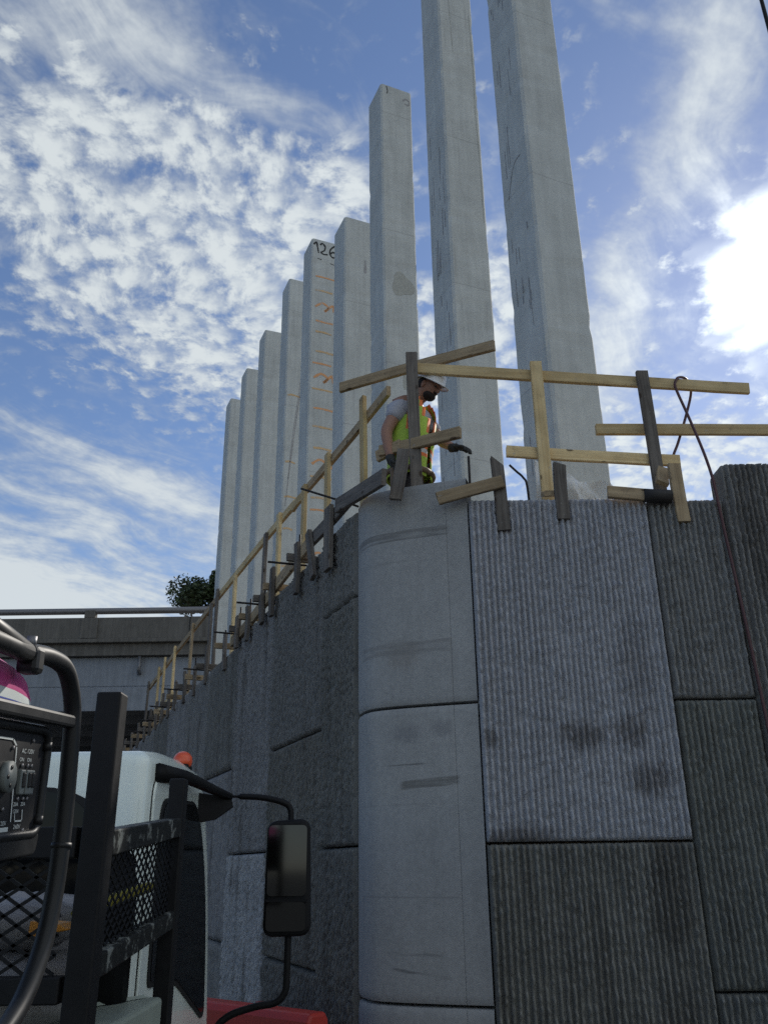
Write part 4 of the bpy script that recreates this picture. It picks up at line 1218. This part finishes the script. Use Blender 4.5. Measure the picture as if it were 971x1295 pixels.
bar('rack_bar', (rx0 - 0.030, ry0 + 0.074, 1.815), (rx0 - 0.054, ry1 - 0.032, 1.885), 0.030, 0.026)
bar('rack_bar', (rx0 - 0.030, ry0 + 0.074, 1.543), (rx0 - 0.054, ry1 - 0.032, 1.600), 0.026, 0.024)
bar('rack_bar', (rx0 - 0.074, ry0 + 0.028, 1.815), (-2.90, ry0 + 0.028, 1.815), 0.036, 0.026, M['black'])
bar('rack_bar', (rx0 - 0.074, ry0 + 0.028, 1.500), (-2.90, ry0 + 0.028, 1.500), 0.028, 0.026, M['black'])
bar('rack_bar', (-2.928, ry0 + 0.058, 1.815), (-2.928, ry1 - 0.032, 1.885), 0.030, 0.026)


def expanded_mesh(p00, p10, p01, p11, nu, nv, th):
    """expanded metal: zigzag strands spanning a four-sided field"""
    p00, p10, p01, p11 = map(V, (p00, p10, p01, p11))
    def at(u, v): return p00.lerp(p10, u).lerp(p01.lerp(p11, u), v)
    nrm = (p10 - p00).cross(p01 - p00).normalized()
    vs_, fs_ = [], []
    for j in range(nv + 1):
        for i in range(nu * 2):
            up_ = (i % 2 == 0)
            for sgn in (1, -1):
                v0 = (j + (0.5 * sgn if not up_ else 0)) / nv; v1 = (j + (0.5 * sgn if up_ else 0)) / nv
                if min(v0, v1) < -0.001 or max(v0, v1) > 1.001: continue
                a, b = at(i / (2 * nu), v0), at((i + 1) / (2 * nu), v1)
                d_ = (b - a).normalized(); s_ = d_.cross(nrm) * th; n_ = nrm * th * 0.7
                k0 = len(vs_)
                for e in (a, b): vs_.extend([e - s_ - n_, e + s_ - n_, e + s_ + n_, e - s_ + n_])
                for q_ in ((0, 1, 5, 4), (1, 2, 6, 5), (2, 3, 7, 6), (3, 0, 4, 7)): fs_.append(tuple(k0 + x_ for x_ in q_))
    o_ = make('mesh_panel', vs_, fs_, M['black'], tk)
    o_['kind'] = 'stuff'
    return o_


expanded_mesh((-0.775, 2.228, 1.53), (-2.90, 2.228, 1.53), (-0.775, 2.228, 1.78), (-2.90, 2.228, 1.78), 32, 6, 0.0038)
expanded_mesh((-0.706, 2.275, 1.57), (-0.728, 3.10, 1.625), (-0.706, 2.275, 1.785), (-0.728, 3.10, 1.855), 15, 7, 0.0026)

# ------------------------------------------------------------------ load on the truck
M['tarp'] = plain('grey_canvas', (0.30, 0.29, 0.29), 0.8, vary=0.2, scale=12, bump=0.3)
M['strap'] = plain('yellow_webbing', (0.36, 0.31, 0.04), 0.6, vary=0.15)
M['orange_plastic'] = plain('orange_plastic', (0.75, 0.30, 0.03), 0.5)
M['white_plastic'] = plain('white_plastic', (0.7, 0.7, 0.68), 0.5)
rng = random.Random(8)
for i, (x, y, z_, sx, sy, sz) in enumerate(((-0.95, 2.50, 1.475, 0.16, 0.17, 0.085), (-1.26, 2.50, 1.485, 0.14, 0.18, 0.095), (-1.05, 2.84, 1.54, 0.20, 0.13, 0.15), (-0.97, 2.50, 1.625, 0.14, 0.14, 0.06), (-1.22, 2.52, 1.66, 0.15, 0.15, 0.075))):
    lab = ['grey canvas bag at the right front of the rack load', 'grey canvas bag at the left of the rack load', 'tall grey canvas bag behind the others in the rack', 'small grey canvas bag lying on the right bag in the rack', 'grey canvas bag lying on the left bag in the rack'][i]
    bag = thing('canvas_bag', (x, y, z_ - sz), lab, 'bag', 'canvas bags in the truck rack')
    vs, fs = [], []
    for j in range(13):
        for k in range(20):
            th, ph_ = math.pi * j / 12, 2 * math.pi * k / 20
            dd = V((math.sin(th) * math.cos(ph_), math.sin(th) * math.sin(ph_), math.cos(th)))
            f = 1 + 0.16 * noise.noise(dd * 2.3 + V((i * 3, 0, 0))) + 0.06 * noise.noise(dd * 7 + V((i, 5, 0)))
            e_ = V((math.copysign(abs(dd.x) ** 0.7, dd.x), math.copysign(abs(dd.y) ** 0.7, dd.y), math.copysign(abs(dd.z) ** 0.7, dd.z)))
            vs.append((x + e_.x * sx * f, y + e_.y * sy * f, z_ + e_.z * sz * f))
    for j in range(12):
        for k in range(20): fs.append((j * 20 + k, (j + 1) * 20 + k, (j + 1) * 20 + (k + 1) % 20, j * 20 + (k + 1) % 20))
    make('bag_cloth', vs, fs, M['tarp'], bag, smooth=True)
st = thing('strap_roll', (-0.77, 2.7, 1.64), 'yellow webbing strap stretched behind the side mesh of the rack', 'strap')
tube('webbing', [(-0.765, 2.32, 1.655), (-0.77, 2.6, 1.675), (-0.77, 2.9, 1.695), (-0.78, 3.05, 1.70)], 0.017, M['strap'], st, 6, 5)
wt = thing('wedge_block', (-0.93, 2.36, 1.385), 'orange plastic wedge among the load behind the rack corner post', 'wedge')
prism('wedge', [(-0.88, 1.60), (-0.785, 1.618), (-0.81, 1.632), (-0.88, 1.640)], 'y', 2.32, 2.42, M['orange_plastic'], wt, 0.004)
box('air_cleaner', -1.70, -0.965, 3.10, 3.27, 0.95, 1.62, M['plastic'], tk, 0.03)
jg = thing('fluid_jug', (-0.90, 2.95, 1.385), 'dark jug with a white cap showing through the top of the side mesh', 'jug')
tube('jug_body', [(-0.88, 2.95, 1.386), (-0.88, 2.95, 1.70), (-0.88, 2.95, 1.78), (-0.88, 2.95, 1.84)], [0.085, 0.085, 0.07, 0.03], M['plastic'], jg, 16)
tube('jug_cap', [(-0.88, 2.95, 1.842), (-0.88, 2.95, 1.882)], 0.035, M['white_plastic'], jg, 12)

# ------------------------------------------------------------------ generator on the tool box
M['gen_panel'] = plain('generator_panel_black', (0.012, 0.012, 0.013), 0.5, vary=0.1)
M['print'] = plain('white_print', (0.62, 0.66, 0.64), 0.6, vary=0.05)
M['outlet'] = plain('outlet_grey', (0.16, 0.18, 0.175), 0.5, vary=0.1)
M['pink'] = plain('magenta_tank_label', (0.62, 0.08, 0.27), 0.4, vary=0.08)
M['blue'] = plain('blue_tank_paint', (0.10, 0.13, 0.42), 0.35, vary=0.1)
gn = thing('generator', (-0.75, 1.45, 1.40), 'portable generator with black tube frame and magenta tank at the left edge', 'generator')
GX = -0.535
for gx in (GX, -0.98):
    tube('frame_tube', [(gx, 0.98, 1.535), (gx, 1.25, 1.528), (gx, 1.40, 1.56), (gx, 1.48, 1.62), (gx, 1.52, 1.70), (gx, 1.535, 1.81), (gx, 1.532, 1.95), (gx, 1.520, 2.015), (gx, 1.475, 2.062), (gx, 1.40, 2.072), (gx, 1.31, 2.066)], 0.0145, M['tubes'], gn, 14, 6)
    tube('frame_tube', [(gx, 1.31, 2.066), (gx, 1.00, 2.066), (gx, 0.90, 2.04), (gx, 0.87, 1.96), (gx, 0.87, 1.63), (gx, 0.90, 1.55), (gx, 0.98, 1.535)], 0.0145, M['tubes'], gn, 14, 6)
for gy in (1.00, 1.30): tube('cross_tube', [(GX, gy, 1.532), (-0.98, gy, 1.532)], 0.013, M['tubes'], gn, 10)
for k in (1.00, 1.28):
    for gx in (GX - 0.19, -0.95): box('foot', gx - 0.02, gx + 0.02, k - 0.02, k + 0.02, 1.401, 1.52, M['plastic'], gn, 0.004)
tube('tube_sleeve', [(GX, 1.534, 1.780), (GX, 1.535, 1.788)], 0.0165, M['tubes'], gn, 14)
# folding handle clamped to the top of the frame
tube('handle_tube', [(GX - 0.002, 1.335, 2.062), (GX - 0.004, 1.22, 2.080), (GX - 0.008, 1.05, 2.105)], 0.016, M['tubes'], gn, 12)
box('handle_clamp', GX - 0.018, GX + 0.016, 1.315, 1.348, 2.036, 2.078, M['tubes'], gn, 0.008)
tube('clamp_bolt', [(GX + 0.0, 1.325, 2.076), (GX + 0.0, 1.325, 2.092)], 0.008, M['galv'], gn, 8)
box('top_rail', GX - 0.012, GX + 0.010, 0.90, 1.545, 1.970, 1.991, M['tubes'], gn, 0.005)
# control panel faces the road side
PX = -0.552
DY, DZ = -0.012, 0.016
pan = rounded([(1.00, 1.806), (1.00, 1.962), (1.473, 1.962), (1.462, 1.806)], [0.03, 0.03, 0.03, 0.03], 5)
panel_box = prism('control_panel', pan, 'x', PX - 0.16, PX, M['gen_panel'], gn, 0.004)
prism('panel_skirt', rounded([(1.00, 1.775), (1.00, 1.808), (1.466, 1.808), (1.455, 1.775)], 0.012, 4), 'x', PX - 0.15, PX + 0.006, M['tubes'], gn, 0.004)
tube('panel_bezel', [(PX + 0.002, a, b) for a, b in pan] + [(PX + 0.002, *pan[0])], 0.0075, M['tubes'], panel_box, 8)
def ln(pts, w_=0.0018, name='printed_line', mat=None):
    for (a, b) in zip(pts[:-1], pts[1:]):
        y0, z0, y1, z1 = a[0] + DY, a[1] + DZ, b[0] + DY, b[1] + DZ
        t_ = V((y1 - y0, z1 - z0)).normalized(); nn = V((-t_.y, t_.x)) * w_ / 2
        t_ = t_ * w_ / 2
        c_ = [(y0 - t_.x + nn.x, z0 - t_.y + nn.y), (y1 + t_.x + nn.x, z1 + t_.y + nn.y), (y1 + t_.x - nn.x, z1 + t_.y - nn.y), (y0 - t_.x - nn.x, z0 - t_.y - nn.y)]
        make(name, [(PX + 0.0016, y_, z_) for y_, z_ in c_], [(0, 1, 2, 3)], mat or M['print'], panel_box)
ln([(1.02, 1.928), (1.350, 1.926), (1.364, 1.917), (1.372, 1.812)], 0.0030)
ln([(1.10, 1.800), (1.362, 1.800)], 0.007)
def text(body, y, z, size):
    cu = bpy.data.curves.new('printed_text', 'FONT')
    cu.body = body; cu.size = size; cu.align_x = 'CENTER'
    tmp = bpy.data.objects.new('tmp', cu); COL.objects.link(tmp)
    me = bpy.data.meshes.new_from_object(tmp.evaluated_get(bpy.context.evaluated_depsgraph_get()))
    bpy.data.objects.remove(tmp)
    off = base_of(panel_box)
    for v_ in me.vertices: v_.co = V((PX + 0.0016, y + DY + v_.co.x * 1.3, z + DZ + v_.co.y)) - off
    me.materials.clear(); me.materials.append(M['print'])
    o_ = bpy.data.objects.new('printed_text', me); COL.objects.link(o_); o_.parent = panel_box
text('AC 120V', 1.408, 1.908, 0.0095); text('ON', 1.388, 1.896, 0.008); text('ON', 1.416, 1.896, 0.008)
text('20A', 1.384, 1.832, 0.008); text('20A', 1.410, 1.832, 0.008); text('120V', 1.386, 1.822, 0.008); text('240V', 1.396, 1.800, 0.009); text('120V', 1.345, 1.806, 0.009)
ln([(1.384, 1.820), (1.386, 1.811), (1.412, 1.811), (1.410, 1.826)], 0.0022)
tube('outlet', [(PX - 0.004, 1.340 + DY, 1.873 + DZ), (PX + 0.008, 1.340 + DY, 1.873 + DZ)], 0.022, M['outlet'], panel_box, 24)
for (a, b) in ((1.340, 1.886), (1.340, 1.861), (1.330, 1.873)): tube('outlet_slot', [(PX + 0.002, a + DY, b + DZ), (PX + 0.0092, a + DY, b + DZ)], 0.0035, M['gen_panel'], panel_box, 6)
for (a, w_) in ((1.391, 0.016), (1.419, 0.030)):
    box('breaker', PX - 0.002, PX + 0.006, a + DY - w_ / 2, a + DY + w_ / 2, 1.848 + DZ, 1.884 + DZ, M['outlet'], panel_box, 0.002)
for a in (1.391, 1.412, 1.426): box('breaker_switch', PX + 0.004, PX + 0.009, a + DY - 0.0045, a + DY + 0.0045, 1.858 + DZ, 1.880 + DZ, M['gen_panel'], panel_box, 0.002)
for (a, b) in ((1.352, 1.914), (1.424, 1.928), (1.340, 1.828), (1.418, 1.797), (1.391, 1.890), (1.412, 1.890), (1.426, 1.890), (1.388, 1.842), (1.408, 1.842), (1.422, 1.842)):
    tube('panel_screw', [(PX, a + DY, b + DZ), (PX + 0.003, a + DY, b + DZ)], 0.003, M['galv'], panel_box, 8)
for (a, b) in ((1.464, 1.938), (1.458, 1.826)): tube('panel_slot', [(PX + 0.004, a, b - 0.006), (PX + 0.004, a, b + 0.006)], 0.0075, M['gen_panel'], panel_box, 8)
box('engine_cover', -0.95, -0.73, 0.98, 1.40, 1.54, 1.95, M['gen_panel'], gn, 0.02)
# tank: domed, blue at the rim, a magenta label above a white stripe
tv, tf, tm = [], [], []
NT = 64
rings = [(0.0, 0.0, 1.0), (0.22, 0.0, 1.0), (0.30, 0.0, 1.0), (0.45, 0.0, 0.998), (0.55, 0.0, 0.996), (1.0, 0.0, 0.975), (1.0, 0.014, 0.88), (1.0, 0.030, 0.66), (1.0, 0.038, 0.36), (1.0, 0.040, 0.04)]
for (fh, hh, s_) in rings:
    for k in range(NT):
        a = 2 * math.pi * k / NT
        cx_ = math.copysign(abs(math.cos(a)) ** 0.22, math.cos(a)); cy_ = math.copysign(abs(math.sin(a)) ** 0.22, math.sin(a))
        hs = 0.014 + 0.062 * max(0.0, 1 - abs(cy_) ** 2.0) ** 0.6
        tv.append((-0.756 + 0.198 * cx_ * s_, 1.165 + 0.295 * cy_ * s_, 1.986 + fh * hs + hh))
for j in range(len(rings) - 1):
    for k in range(NT):
        tf.append((j * NT + k, j * NT + (k + 1) % NT, (j + 1) * NT + (k + 1) % NT, (j + 1) * NT + k))
        tm.append(0 if j < 1 else (1 if j in (1, 2) else 2))
tank = make('fuel_tank', tv, tf, M['blue'], gn, smooth=True)
tank.data.materials.append(M['print']); tank.data.materials.append(M['pink'])
tank.data.polygons.foreach_set('material_index', tm)
gn.rotation_euler.x = math.radians(4.5)                # the truck stands nose-up on a slope

# ------------------------------------------------------------------ red barrier at the foot of the wall
M['red'] = plain('red_plastic_barrier', (0.42, 0.032, 0.022), 0.5, vary=0.1, scale=5)
bx = thing('traffic_barrier', (-0.77, 5.88, 0), 'red plastic traffic barrier at the foot of the left wall', 'barrier')
A_, B_ = V((-0.404, 5.53, 0)), V((-1.86, 6.745, 0))
bd_ = (B_ - A_).normalized(); bn_ = V((-bd_.y, bd_.x, 0))
if bn_.y > 0: bn_ = -bn_
prof = [(-0.28, 0.0), (0.28, 0.0), (0.28, 0.10), (0.13, 0.42), (0.10, 0.62), (0.085, 0.96), (0.06, 1.0), (-0.06, 1.0), (-0.085, 0.96), (-0.10, 0.62), (-0.13, 0.42), (-0.28, 0.10)]
vs = [A_ + bn_ * a + Z1 * b for a, b in prof] + [B_ + bn_ * a + Z1 * b for a, b in prof]
n = len(prof)
o = make('barrier_shell', vs, [tuple(range(n)), tuple(range(n, 2 * n))[::-1]] + [(i, i + n, (i + 1) % n + n, (i + 1) % n) for i in range(n)], M['red'], bx)
bm = bmesh.new(); bm.from_mesh(o.data); bmesh.ops.recalc_face_normals(bm, faces=bm.faces); bm.to_mesh(o.data); bm.free()
bevel(o, 0.02, 3)
for f in (0.25, 0.75):
    c = A_.lerp(B_, f)
    tube('fill_cap', [c + Z1 * 0.99, c + Z1 * 1.02], 0.035, M['red'], bx, 12)
